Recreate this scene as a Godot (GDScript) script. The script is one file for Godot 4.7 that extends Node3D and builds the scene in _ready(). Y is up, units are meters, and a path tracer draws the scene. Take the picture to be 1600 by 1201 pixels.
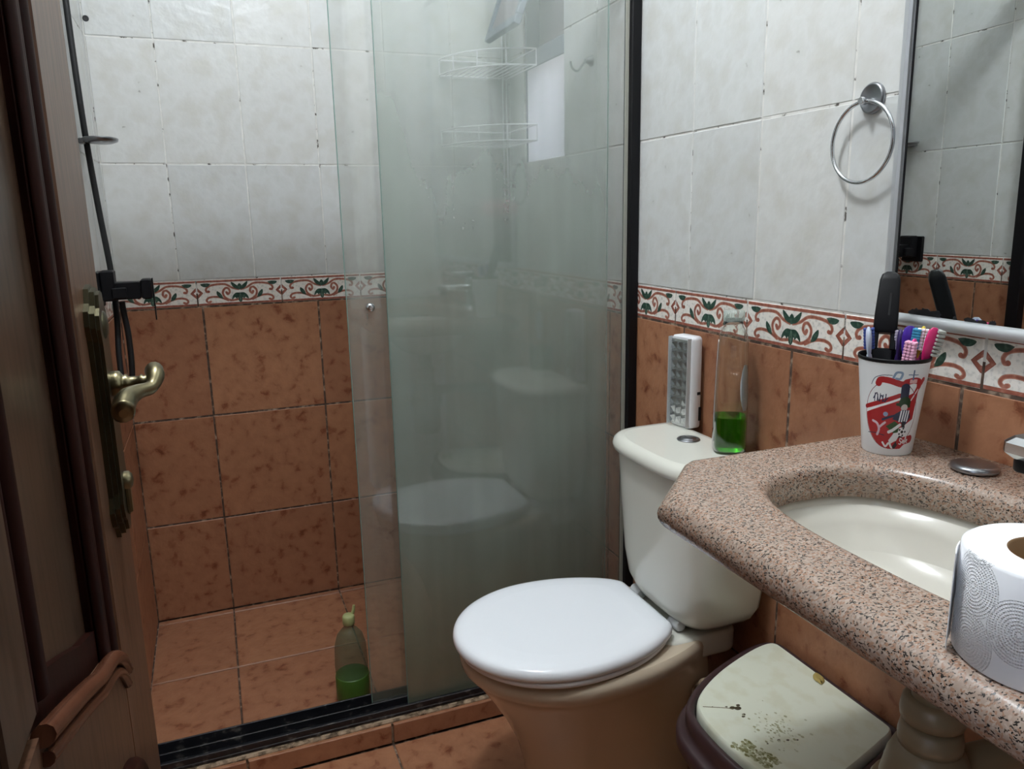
extends Node3D
# A small tiled bathroom: shower behind a cloudy glass screen, toilet, granite counter, mirror, open wooden door.
# Right wall is x = 0, back wall of the shower is z = 0, left wall is x = -1.134, floor is y = 0.

const LEFT := -1.134
const NEAR := 2.34
const TOP := 2.56
var M := {}
var taken := {}
var rng := RandomNumberGenerator.new()
var tile_meshes := {}


# ---------------------------------------------------------------- mesh builder
class MB:
	var v := PackedVector3Array()
	var g := PackedInt32Array()
	var uv := PackedVector2Array()
	var xf := Transform3D.IDENTITY
	var group := 0

	func tri(a: Vector3, b: Vector3, c: Vector3, ua := Vector2.ZERO, ub := Vector2.ZERO, uc := Vector2.ZERO) -> void:
		v.append(xf * a); v.append(xf * b); v.append(xf * c)
		g.append(group)
		uv.append(ua); uv.append(ub); uv.append(uc)

	func quad(a: Vector3, b: Vector3, c: Vector3, d: Vector3, ua := Vector2.ZERO, ub := Vector2.ZERO, uc := Vector2.ZERO, ud := Vector2.ZERO) -> void:
		tri(a, b, c, ua, ub, uc)
		tri(a, c, d, ua, uc, ud)

	func orient(start: int, flip := false) -> void:   # clockwise seen from outside
		var vol := 0.0
		for i in range(start, v.size(), 3):
			vol += v[i].dot(v[i + 1].cross(v[i + 2]))
		if (vol > 0.0) != flip:
			for i in range(start, v.size(), 3):
				var t := v[i + 1]; v[i + 1] = v[i + 2]; v[i + 2] = t
				var u := uv[i + 1]; uv[i + 1] = uv[i + 2]; uv[i + 2] = u

	func loft(rings: Array, cap0 := true, cap1 := true, loop := true, torus := false, sharp := [], vs := []) -> void:
		var start := v.size()
		var n: int = rings[0].size()
		var k := rings.size()
		var g0 := group
		for i in (k if torus else k - 1):
			if i in sharp: group += 1
			var a: PackedVector3Array = rings[i]
			var b: PackedVector3Array = rings[(i + 1) % k]
			for j in (n if loop else n - 1):
				var j2 := (j + 1) % n
				var u0 := float(j) / n
				var u1 := float(j + 1) / n
				var w0: float = vs[i] if vs else float(i)
				var w1: float = vs[i + 1] if vs else float(i + 1)
				quad(a[j], a[j2], b[j2], b[j], Vector2(u0, w0), Vector2(u1, w0), Vector2(u1, w1), Vector2(u0, w1))
		if not torus:
			for e in 2:
				if [cap0, cap1][e]:
					group += 1
					var r: PackedVector3Array = rings[0 if e == 0 else k - 1]
					var c := Vector3.ZERO
					for p in r: c += p
					c /= n
					for j in n:
						if e == 0: tri(c, r[(j + 1) % n], r[j])
						else: tri(c, r[j], r[(j + 1) % n])
		orient(start)
		group = g0 if not sharp else group + 1

	func ring(r: float, y: float, n := 24) -> PackedVector3Array:
		var p := PackedVector3Array()
		for i in n:
			var a := TAU * i / n
			p.append(Vector3(r * cos(a), y, r * sin(a)))
		return p

	func lathe(profile: Array, n := 28, cap0 := true, cap1 := true, sharp := []) -> void:
		var rings := []
		for p in profile: rings.append(ring(maxf(p[0], 1e-5), p[1], n))
		loft(rings, cap0, cap1, true, false, sharp)

	func flatring(poly: PackedVector2Array, y: float, inset := 0.0) -> PackedVector3Array:
		var out := PackedVector3Array()
		var n := poly.size()
		var area := 0.0
		for i in n: area += poly[i].cross(poly[(i + 1) % n])
		var s := 1.0 if area > 0.0 else -1.0
		for i in n:
			var d0 := (poly[i] - poly[(i + n - 1) % n]).normalized()
			var d1 := (poly[(i + 1) % n] - poly[i]).normalized()
			var n0 := Vector2(-d0.y, d0.x) * s
			var n1 := Vector2(-d1.y, d1.x) * s
			var m := (n0 + n1).normalized()
			var k := minf(inset, 0.011) / maxf(0.5, m.dot(n0))
			var p := poly[i] + m * k
			out.append(Vector3(p.x, y, p.y))
		if inset > 0.011:            # further in, shrink towards the middle so that no corner folds over
			var c := Vector3.ZERO
			var far := 0.0
			for p in out: c += p / n
			for p in out: far = maxf(far, p.distance_to(c))
			for i in n: out[i] = out[i].lerp(c, (inset - 0.011) / far)
		return out

	# a plate of any smooth convex outline in x,z from y0 to y1, lower and upper edges rounded
	func slab(poly: PackedVector2Array, y0: float, y1: float, rb: float, rt: float, n := 4) -> void:
		var rings := []
		for i in n + 1:
			var a := PI / 2 * i / n
			rings.append(flatring(poly, y0 + rb * (1 - sin(a)) if rb > 0 else y0, 0.0 if rb <= 0 else rb * (1 - cos(a))))
			if rb <= 0: break
		if rb > 0: rings.reverse()
		for i in n + 1:
			var a := PI / 2 * i / n
			rings.append(flatring(poly, y1 - rt * (1 - sin(a)) if rt > 0 else y1, 0.0 if rt <= 0 else rt * (1 - cos(a))))
			if rt <= 0: break
		loft(rings)

	func cbox(c: Vector3, s: Vector3, b := 0.002) -> void:
		var h := s / 2
		b = minf(b, minf(h.x, minf(h.y, h.z)) * 0.9)
		var old := xf
		xf = old * Transform3D(Basis.IDENTITY, c)
		var rings := []
		for e in [[-h.y, b], [-h.y + b, 0.0], [h.y - b, 0.0], [h.y, b]]:
			var x: float = h.x - e[1]
			var z: float = h.z - e[1]
			rings.append(PackedVector3Array([Vector3(x - b, e[0], -z), Vector3(x, e[0], -z + b), Vector3(x, e[0], z - b), Vector3(x - b, e[0], z), Vector3(-x + b, e[0], z), Vector3(-x, e[0], z - b), Vector3(-x, e[0], -z + b), Vector3(-x + b, e[0], -z)]))
		var g0 := group
		group = -1
		loft_flat(rings)
		group = g0
		xf = old

	func loft_flat(rings: Array, caps := true) -> void:
		var start := v.size()
		var n: int = rings[0].size()
		group = -1
		for i in rings.size() - 1:
			for j in n:
				quad(rings[i][j], rings[i][(j + 1) % n], rings[i + 1][(j + 1) % n], rings[i + 1][j])
		if caps:
			var r: PackedVector3Array = rings[0]
			var q: PackedVector3Array = rings[-1]
			for j in range(1, n - 1):
				tri(r[0], r[j + 1], r[j])
				tri(q[0], q[j], q[j + 1])
		orient(start)

	# any simple outline (x, y) pushed along z from z0 to z1, flat shaded with a small front chamfer
	func prism(poly: PackedVector2Array, z0: float, z1: float) -> void:
		var start := v.size()
		group = -1
		var idx := Geometry2D.triangulate_polygon(poly)
		for e in 2:
			var z := z1 if e == 0 else z0
			for i in range(0, idx.size(), 3):
				var a := Vector3(poly[idx[i]].x, poly[idx[i]].y, z)
				var b := Vector3(poly[idx[i + 1]].x, poly[idx[i + 1]].y, z)
				var c := Vector3(poly[idx[i + 2]].x, poly[idx[i + 2]].y, z)
				var ccw := (b - a).cross(c - a).z > 0.0
				if ccw == (e == 0): tri(a, b, c)
				else: tri(a, c, b)
		var area := 0.0
		for i in poly.size(): area += poly[i].cross(poly[(i + 1) % poly.size()])
		for i in poly.size():
			var p := poly[i]; var q := poly[(i + 1) % poly.size()]
			if area < 0.0:
				var t := p; p = q; q = t
			quad(Vector3(p.x, p.y, z0), Vector3(q.x, q.y, z0), Vector3(q.x, q.y, z1), Vector3(p.x, p.y, z1))
		orient(start)

	func tube(path: PackedVector3Array, r, n := 10, closed := false, flat := 1.0) -> void:
		var k := path.size()
		var rings := []
		var up := Vector3.UP
		var t0 := (path[1] - path[0]).normalized()
		if absf(t0.dot(up)) > 0.9: up = Vector3.RIGHT
		for i in k:
			var t: Vector3
			if closed: t = (path[(i + 1) % k] - path[(i + k - 1) % k]).normalized()
			else: t = (path[mini(i + 1, k - 1)] - path[maxi(i - 1, 0)]).normalized()
			var s := t.cross(up).normalized()
			up = s.cross(t).normalized()
			var rr: float = r[i] if r is Array else r
			var ringp := PackedVector3Array()
			for j in n:
				var a := TAU * j / n
				ringp.append(path[i] + s * cos(a) * rr + up * sin(a) * rr * flat)
			rings.append(ringp)
		loft(rings, not closed, not closed, true, closed)

	func done() -> ArrayMesh:
		var st := SurfaceTool.new()
		st.begin(Mesh.PRIMITIVE_TRIANGLES)
		for i in v.size():
			st.set_smooth_group(g[i / 3] if g[i / 3] >= 0 else 0xFFFFFFFF)
			st.set_uv(uv[i])
			st.add_vertex(v[i])
		st.generate_normals()
		return st.commit()


# ---------------------------------------------------------------- picture canvas for printed things
class Canvas:
	var im: Image
	var w: int
	var h: int

	func _init(W: int, H: int, c: Color) -> void:
		w = W; h = H
		im = Image.create(W, H, false, Image.FORMAT_RGBA8)
		im.fill(c)

	func poly(pts: Array, c: Color) -> void:      # points in 0..1
		var p := PackedVector2Array()
		var lo := Vector2(1e9, 1e9); var hi := Vector2(-1e9, -1e9)
		for q in pts:
			var s := Vector2(q[0] * w, q[1] * h)
			p.append(s); lo = lo.min(s); hi = hi.max(s)
		for y in range(maxi(0, int(lo.y)), mini(h, int(hi.y) + 2)):
			for x in range(maxi(0, int(lo.x)), mini(w, int(hi.x) + 2)):
				if Geometry2D.is_point_in_polygon(Vector2(x + 0.5, y + 0.5), p): im.set_pixel(x, y, c)

	func dot(cx: float, cy: float, r: float, c: Color, ry := -1.0) -> void:   # r in units of the height
		var X := cx * w; var Y := cy * h; var R := r * h; var S := R if ry < 0 else ry * h
		for y in range(maxi(0, int(Y - S)), mini(h, int(Y + S) + 2)):
			for x in range(maxi(0, int(X - R)), mini(w, int(X + R) + 2)):
				if pow((x + 0.5 - X) / R, 2) + pow((y + 0.5 - Y) / S, 2) < 1.0: im.set_pixel(x, y, c)

	func line(pts: Array, t: float, c: Color, t1 := -1.0) -> void:             # thickness in units of the height
		var n := pts.size()
		for i in n - 1:
			var a := Vector2(pts[i][0] * w, pts[i][1] * h)
			var b := Vector2(pts[i + 1][0] * w, pts[i + 1][1] * h)
			var steps := int(a.distance_to(b) / maxf(0.5, t * h * 0.25)) + 1
			for s in steps + 1:
				var q := a.lerp(b, float(s) / steps)
				var f := (i + float(s) / steps) / (n - 1)
				var R := 0.5 * h * (t if t1 < 0 else lerpf(t, t1, f))
				for y in range(maxi(0, int(q.y - R)), mini(h, int(q.y + R) + 2)):
					for x in range(maxi(0, int(q.x - R)), mini(w, int(q.x + R) + 2)):
						if Vector2(x + 0.5, y + 0.5).distance_to(q) < R: im.set_pixel(x, y, c)

	func tex() -> ImageTexture:
		im.generate_mipmaps()
		return ImageTexture.create_from_image(im)


static func curve(pts: Array, n := 8) -> Array:   # smooth curve through points
	var out := []
	var k := pts.size()
	for i in k - 1:
		var p0 = pts[maxi(i - 1, 0)]; var p1 = pts[i]; var p2 = pts[i + 1]; var p3 = pts[mini(i + 2, k - 1)]
		for s in n:
			var t := float(s) / n
			var q := []
			for d in p1.size():
				q.append(0.5 * (2 * p1[d] + (p2[d] - p0[d]) * t + (2 * p0[d] - 5 * p1[d] + 4 * p2[d] - p3[d]) * t * t + (3 * p1[d] - p0[d] - 3 * p2[d] + p3[d]) * t * t * t))
			out.append(q)
	out.append(pts[-1])
	return out


static func curve3(pts: Array, n := 8) -> PackedVector3Array:
	var a := []
	for p in pts: a.append([p.x, p.y, p.z])
	var out := PackedVector3Array()
	for q in curve(a, n): out.append(Vector3(q[0], q[1], q[2]))
	return out


static func rrect(w: float, d: float, r: float, n := 6) -> PackedVector2Array:
	var p := PackedVector2Array()
	for c in [[1, 1, 0], [-1, 1, 1], [-1, -1, 2], [1, -1, 3]]:
		for i in n + 1:
			var a: float = PI / 2 * (c[2] + float(i) / n)
			p.append(Vector2(c[0] * (w / 2 - r) + r * cos(a), c[1] * (d / 2 - r) + r * sin(a)))
	return p


# ---------------------------------------------------------------- object helpers
func numbered(called: String) -> String:
	taken[called] = taken.get(called, -1) + 1
	return called if taken[called] == 0 else "%s_%03d" % [called, taken[called]]


func part(called: String, mesh: Mesh, mat: Material, parent: Node, at := Vector3.ZERO, label := "") -> MeshInstance3D:
	var o := MeshInstance3D.new()
	o.name = called
	o.mesh = mesh
	o.material_override = mat
	o.position = at
	o.cast_shadow = GeometryInstance3D.SHADOW_CASTING_SETTING_ON
	if label: o.set_meta("label", label)
	parent.add_child(o, true)
	return o


func thing(called: String, label: String, category: String, at := Vector3.ZERO, group := "", kind := "") -> Node3D:
	var o := Node3D.new()
	o.name = numbered(called)
	o.position = at
	tag(o, label, category, group, kind)
	add_child(o)
	return o


func tag(o: Node, label: String, category: String, group := "", kind := "") -> void:
	o.set_meta("label", label)
	if category: o.set_meta("category", category)
	if group: o.set_meta("group", group)
	if kind: o.set_meta("kind", kind)


func single(called: String, mesh: Mesh, mat: Material, label: String, category: String, at := Vector3.ZERO, group := "", kind := "") -> MeshInstance3D:
	var o := part(numbered(called), mesh, mat, self, at)
	tag(o, label, category, group, kind)
	return o


func mat(c: Color, rough := 0.5, metal := 0.0) -> StandardMaterial3D:
	var m := StandardMaterial3D.new()
	m.albedo_color = c
	m.roughness = rough
	m.metallic = metal
	return m


func rgb(r: int, g: int, b: int) -> Color:
	return Color(r / 255.0, g / 255.0, b / 255.0)


func noise(sd: int, freq: float, ramp: Array, size := 512, type := FastNoiseLite.TYPE_SIMPLEX_SMOOTH, oct := 4, warp := 0.0) -> NoiseTexture2D:
	var f := FastNoiseLite.new()
	f.seed = sd
	f.noise_type = type
	f.frequency = freq
	f.fractal_octaves = oct
	if warp > 0:
		f.domain_warp_enabled = true
		f.domain_warp_amplitude = warp
		f.domain_warp_frequency = freq * 1.5
	var t := NoiseTexture2D.new()
	t.width = size; t.height = size
	t.seamless = true
	t.generate_mipmaps = false
	t.noise = f
	if ramp:
		var gr := Gradient.new()
		var offs := PackedFloat32Array(); var cols := PackedColorArray()
		for r in ramp:
			offs.append(r[0]); cols.append(r[1])
		gr.offsets = offs; gr.colors = cols
		t.color_ramp = gr
	return t


func tri(m: StandardMaterial3D, tex: Texture2D, scale: float, offset := Vector3.ZERO) -> StandardMaterial3D:
	m.albedo_texture = tex
	m.uv1_triplanar = true
	m.uv1_world_triplanar = true
	m.uv1_triplanar_sharpness = 8.0
	m.uv1_scale = Vector3.ONE * scale
	m.uv1_offset = offset
	return m


# ---------------------------------------------------------------- READY
func _ready() -> void:
	rng.seed = 7
	# camera
	var cam := Camera3D.new()
	cam.name = "camera"
	cam.fov = 2.0 * rad_to_deg(atan(600.5 / 1203.7))
	cam.near = 0.02
	cam.basis = Basis(Vector3.UP, deg_to_rad(-21.04)) * Basis(Vector3.RIGHT, deg_to_rad(-12.217)) * Basis(Vector3.BACK, deg_to_rad(-1.102))
	cam.position = Vector3(-0.8957, 1.138, 2.3023)
	cam.current = true
	add_child(cam)
	# sky and exposure
	var env := Environment.new()
	env.background_mode = Environment.BG_SKY
	var sky := Sky.new()
	var sm := ProceduralSkyMaterial.new()
	sm.sky_top_color = rgb(170, 185, 205)
	sm.sky_horizon_color = rgb(205, 210, 216)
	sm.ground_horizon_color = rgb(190, 190, 190)
	sm.ground_bottom_color = rgb(120, 118, 115)
	sm.sky_energy_multiplier = 3.0
	sky.sky_material = sm
	env.sky = sky
	env.tonemap_mode = Environment.TONE_MAPPER_LINEAR
	env.tonemap_exposure = 1.42
	env.sdfgi_enabled = true
	env.ssao_enabled = true
	env.ssil_enabled = true
	var we := WorldEnvironment.new()
	we.name = "environment"
	we.environment = env
	add_child(we)
	# the ceiling lamp's light
	var lamp_at := Vector3(-0.72, 2.36, 1.40)
	var om := OmniLight3D.new()
	om.name = "lamp_light"
	om.light_color = Color(0.95, 0.975, 1.0)
	om.light_energy = 0.80
	om.light_size = 0.085
	om.omni_range = 8.0
	om.omni_attenuation = 2.0
	om.shadow_enabled = true
	om.position = lamp_at
	add_child(om)

	materials()
	room()
	build_lamp(lamp_at)
	door()
	window()
	shower_screen()
	toilet()
	counter()
	mirror()
	bin()
	shower_things()
	wall_things()
	counter_things()
	tank_things()


func materials() -> void:
	# glazed wall tiles, three tones
	for i in 3:
		var m := mat([rgb(208, 210, 209), rgb(204, 206, 205), rgb(211, 212, 210)][i], 0.32)
		m = tri(m, M.get("wtex", null) if M.has("wtex") else noise(11, 0.006, [[0.0, rgb(239, 237, 231)], [0.35, rgb(246, 245, 243)], [0.6, rgb(252, 252, 252)], [0.93, rgb(244, 244, 242)], [0.95, rgb(206, 204, 200)], [1.0, rgb(170, 168, 162)]], 1024, FastNoiseLite.TYPE_SIMPLEX_SMOOTH, 6, 30.0), 1.7, Vector3(0.31, 0.17, 0.53) * i)
		M["wtex"] = m.albedo_texture
		if not M.has("whgt"): M["whgt"] = noise(12, 0.03, [], 512, FastNoiseLite.TYPE_SIMPLEX, 4)
		m.heightmap_enabled = true
		m.heightmap_texture = M["whgt"]
		m.heightmap_scale = 0.05
		M["white%d" % i] = m
	# terracotta tiles, four tones
	var tex := noise(21, 0.011, [[0.0, rgb(160, 118, 100)], [0.2, rgb(212, 190, 178)], [0.34, rgb(238, 230, 225)], [0.7, rgb(250, 247, 243)], [1.0, rgb(255, 252, 246)]], 1024, FastNoiseLite.TYPE_SIMPLEX_SMOOTH, 6, 45.0)
	var th := noise(22, 0.05, [], 512, FastNoiseLite.TYPE_SIMPLEX, 4)
	for i in 4:
		var m := tri(mat([rgb(171, 122, 92), rgb(164, 116, 88), rgb(175, 126, 95), rgb(167, 118, 89)][i], 0.42), tex, 1.7, Vector3(0.23, 0.41, 0.37) * i)
		m.heightmap_enabled = true
		m.heightmap_texture = th
		m.heightmap_scale = 0.06
		M["terra%d" % i] = m
	M["grout_white"] = tri(mat(rgb(255, 255, 255), 0.8), noise(31, 0.03, [[0.0, rgb(70, 66, 60)], [0.17, rgb(90, 86, 80)], [0.24, rgb(206, 205, 200)], [1.0, rgb(226, 225, 221)]], 512, FastNoiseLite.TYPE_SIMPLEX_SMOOTH, 4, 20.0), 2.1)
	M["grout_brown"] = tri(mat(rgb(255, 255, 255), 0.9), noise(32, 0.03, [[0.0, rgb(58, 46, 40)], [0.55, rgb(92, 74, 62)], [0.75, rgb(150, 130, 112)], [1.0, rgb(176, 160, 142)]], 512), 2.3)
	M["plaster"] = tri(mat(rgb(232, 231, 227), 0.9), noise(33, 0.02, [[0.0, rgb(238, 238, 236)], [1.0, rgb(255, 255, 255)]], 256), 1.0)
	M["cement"] = tri(mat(rgb(190, 172, 150), 0.9), noise(34, 0.02, [[0.0, rgb(60, 56, 50)], [0.32, rgb(130, 120, 108)], [0.5, rgb(225, 215, 205)], [1.0, rgb(255, 250, 245)]], 512, FastNoiseLite.TYPE_SIMPLEX_SMOOTH, 5, 25.0), 3.5)
	var cem: StandardMaterial3D = M["cement"]
	cem.heightmap_enabled = true
	cem.heightmap_texture = th
	cem.heightmap_scale = 0.2
	# ceramics and plastics
	M["ceramic"] = mat(rgb(222, 222, 212), 0.12)
	M["ceramic_bowl"] = mat(rgb(205, 190, 168), 0.14)
	M["seat"] = mat(rgb(243, 247, 253), 0.16)
	M["basin"] = mat(rgb(208, 204, 193), 0.14)
	M["chrome"] = mat(rgb(205, 208, 212), 0.14, 1.0)
	M["steel"] = mat(rgb(150, 152, 156), 0.3, 1.0)
	M["alu"] = mat(rgb(198, 201, 204), 0.3, 0.55)
	M["brass"] = mat(rgb(126, 118, 92), 0.32, 1.0)
	M["brass_dark"] = mat(rgb(88, 84, 66), 0.36, 1.0)
	M["black"] = mat(rgb(13, 13, 16), 0.45)
	M["black"].metallic_specular = 0.35
	M["rubber"] = mat(rgb(16, 17, 19), 0.5)
	M["rail"] = tri(mat(rgb(255, 255, 255), 0.42), noise(41, 0.03, [[0.0, rgb(18, 19, 24)], [0.62, rgb(26, 27, 33)], [0.75, rgb(70, 68, 66)], [1.0, rgb(150, 146, 140)]], 512), 2.0)
	M["white_plastic"] = mat(rgb(228, 230, 234), 0.35)
	M["wire"] = mat(rgb(236, 238, 240), 0.35)
	M["ivory_plastic"] = mat(rgb(138, 122, 96), 0.4)
	var wood := noise(51, 0.02, [[0.0, rgb(150, 130, 120)], [0.5, rgb(225, 215, 208)], [1.0, rgb(255, 250, 245)]], 512, FastNoiseLite.TYPE_SIMPLEX_SMOOTH, 5, 15.0)
	for a in [["wood", rgb(104, 77, 60), 0.34], ["wood_panel", rgb(78, 62, 50), 0.3], ["wood_dark", rgb(42, 18, 13), 0.5], ["wood_bead", rgb(98, 62, 46), 0.26]]:
		var m := mat(a[1], a[2])
		m.albedo_texture = wood
		m.uv1_triplanar = true
		m.uv1_scale = Vector3(9, 0.9, 9)
		m.metallic_specular = 0.2 if a[0] == "wood_dark" else 0.38
		M[a[0]] = m
	M["granite"] = granite()
	M["border"] = border_material()
	M["glass"] = pane(Color(0.94, 0.98, 0.96, 0.03))
	M["glass_edge"] = mat(rgb(120, 150, 142), 0.2)


func pane(c: Color) -> StandardMaterial3D:
	var m := mat(c, 0.03)
	m.transparency = BaseMaterial3D.TRANSPARENCY_ALPHA
	return m


func granite() -> StandardMaterial3D:
	var n := 640
	var im := Image.create(n, n, false, Image.FORMAT_RGB8)
	var f := FastNoiseLite.new()
	f.seed = 5; f.frequency = 1.0
	for y in n:
		for x in n:
			var a := TAU * x / n
			var b := TAU * y / n
			var p := Vector2(x, y)
			var k := f.get_noise_3d(cos(a) * 9.0 + 40.0, sin(a) * 9.0 + cos(b) * 9.0, sin(b) * 9.0) * 0.5 + 0.5
			var c := rgb(206, 186, 174).lerp(rgb(216, 203, 194), k)
			im.set_pixel(x, y, c)
	var r := RandomNumberGenerator.new()
	r.seed = 99
	for i in 6000:
		var kind := i % 10
		var c := rgb(44, 44, 45)
		if kind < 3: c = rgb(200, 164, 143)
		elif kind < 5: c = rgb(228, 214, 204)
		elif kind < 6: c = rgb(120, 106, 98)
		var ang := r.randfn(0.25, 0.7)
		var L := r.randf_range(2.0, 8.5) * (1.0 if kind >= 5 else 1.1)
		var W := r.randf_range(1.2, 2.6) * (1.0 if kind >= 5 else 1.9)
		var cx := r.randi_range(0, n - 1)
		var cy := r.randi_range(0, n - 1)
		if kind >= 8 and r.randf() < 0.3: continue
		for dy in range(-9, 10):
			for dx in range(-9, 10):
				var u := dx * cos(ang) + dy * sin(ang)
				var w := -dx * sin(ang) + dy * cos(ang)
				var e := pow(u / L, 2) + pow((w + 0.7 * sin(u * 0.9 + i)) / W, 2)
				if e < 1.0: im.set_pixel(posmod(cx + dx, n), posmod(cy + dy, n), c)
	var m := mat(rgb(200, 191, 183), 0.22)
	return tri(m, ImageTexture.create_from_image(im), 6.4)


func border_material() -> StandardMaterial3D:
	var c := Canvas.new(1000, 320, rgb(236, 233, 226))
	var red := rgb(156, 92, 76)
	var rd := rgb(134, 72, 60)
	var pink := rgb(184, 132, 112)
	var green := rgb(44, 74, 62)
	var ar := 1000.0 / 320.0
	for y in [0.055, 0.945]:
		c.poly([[0, y - 0.04], [1, y - 0.04], [1, y + 0.04], [0, y + 0.04]], red)
	for s in [-1.0, 1.0]:
		var X := func(pts: Array) -> Array:
			var o := []
			for p in pts: o.append([0.5 + s * p[0] / ar, p[1]])
			return o
		# upper sweep from the flower out to a curl
		for q in [[0.085, pink], [0.05, red]]:
			c.line(X.call(curve([[0.05, 0.40], [0.28, 0.33], [0.52, 0.19], [0.85, 0.18], [1.13, 0.24], [1.24, 0.36], [1.21, 0.46], [1.14, 0.45]], 10)), q[0], q[1])
			c.line(X.call(curve([[0.10, 0.80], [0.36, 0.82], [0.58, 0.68], [0.63, 0.48], [0.53, 0.34], [0.41, 0.36], [0.38, 0.50], [0.46, 0.58], [0.50, 0.50]], 10)), q[0], q[1])
			c.line(X.call(curve([[0.46, 0.82], [0.72, 0.70], [0.98, 0.66], [1.18, 0.70], [1.25, 0.80], [1.18, 0.87], [1.10, 0.84]], 10)), q[0], q[1])
		c.dot(0.5 + s * 1.15 / ar, 0.45, 0.05, red)
		c.dot(0.5 + s * 0.49 / ar, 0.52, 0.05, red)
		c.dot(0.5 + s * 1.13 / ar, 0.85, 0.045, red)
		# leaves
		c.poly(X.call(curve([[0.63, 0.76], [0.69, 0.58], [0.84, 0.44], [0.86, 0.56], [0.78, 0.70], [0.63, 0.76]], 6)), green)
		c.poly(X.call(curve([[1.06, 0.15], [1.20, 0.12], [1.42, 0.15], [1.34, 0.25], [1.18, 0.26], [1.06, 0.15]], 6)), green)
		# flower: upper and lower tufts
		c.poly(X.call(curve([[0.0, 0.34], [0.10, 0.24], [0.30, 0.10], [0.26, 0.28], [0.13, 0.38], [0.0, 0.40]], 6)), green)
		c.poly(X.call(curve([[0.0, 0.16], [0.06, 0.22], [0.09, 0.32], [0.05, 0.40], [0.0, 0.42]], 6)), green)
		c.poly(X.call(curve([[0.0, 0.54], [0.16, 0.54], [0.28, 0.66], [0.31, 0.80], [0.20, 0.72], [0.13, 0.78], [0.09, 0.72], [0.06, 0.86], [0.0, 0.92]], 6)), green)
		c.line(X.call([[0.0, 0.56], [0.03, 0.72], [0.0, 0.88]]), 0.012, rgb(120, 140, 125))
	# half a diamond at either end: two tiles make a whole one
	for s in [0.0, 1.0]:
		var d := 1.0 if s == 0.0 else -1.0
		var D := func(r: float) -> Array: return [[s - d * 0.01, 0.5 - r], [s + d * r * 0.86 / ar, 0.5], [s - d * 0.01, 0.5 + r]]
		c.poly(D.call(0.25), rd)
		c.poly(D.call(0.225), red)
		c.poly(D.call(0.11), rgb(236, 233, 226))
	# crazing and age
	var f := FastNoiseLite.new()
	f.seed = 3; f.frequency = 0.02
	for y in c.h:
		for x in c.w:
			var k := f.get_noise_2d(x, y)
			var p := c.im.get_pixel(x, y)
			c.im.set_pixel(x, y, p.darkened(clampf(k * 0.22, 0.0, 0.16)).lerp(rgb(236, 228, 214), clampf(-k * 0.4 - 0.02, 0.0, 0.22)))
	var m := mat(Color.WHITE, 0.28)
	m.albedo_texture = c.tex()
	m.texture_repeat = false
	return m


# ---------------------------------------------------------------- ROOM
func basis_of(side: String) -> Basis:    # local x runs along the wall, y up, z out of it
	match side:
		"right": return Basis(Vector3(0, 0, 1), Vector3.UP, Vector3(-1, 0, 0))
		"left": return Basis(Vector3(0, 0, -1), Vector3.UP, Vector3(1, 0, 0))
		"floor": return Basis(Vector3(1, 0, 0), Vector3(0, 0, -1), Vector3(0, 1, 0))
	return Basis.IDENTITY


func tile_mesh(w: float, h: float, bevel: float, u0 := 0.0, u1 := 1.0) -> ArrayMesh:
	var key := "%d %d %d %d %d" % [roundi(w * 2000), roundi(h * 2000), roundi(bevel * 1e5), roundi(u0 * 100), roundi(u1 * 100)]
	if tile_meshes.has(key): return tile_meshes[key]
	var m := MB.new()
	m.group = -1
	var x := w / 2; var y := h / 2
	var r := []
	for e in [[-0.008, 0.0], [-bevel, 0.0], [0.0, bevel]]:
		var X: float = x - e[1]; var Y: float = y - e[1]
		r.append([Vector3(-X, -Y, e[0]), Vector3(X, -Y, e[0]), Vector3(X, Y, e[0]), Vector3(-X, Y, e[0])])
	var U := func(p: Vector3) -> Vector2: return Vector2(lerpf(u0, u1, p.x / w + 0.5), 0.5 - p.y / h)
	for i in 2:
		for j in 4:
			var a: Vector3 = r[i][j]; var b: Vector3 = r[i][(j + 1) % 4]; var c: Vector3 = r[i + 1][(j + 1) % 4]; var d: Vector3 = r[i + 1][j]
			m.quad(a, d, c, b, U.call(a), U.call(d), U.call(c), U.call(b))
	var q: Array = r[2]
	m.quad(q[0], q[3], q[2], q[1], U.call(q[0]), U.call(q[3]), U.call(q[2]), U.call(q[1]))
	tile_meshes[key] = m.done()
	return tile_meshes[key]


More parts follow.
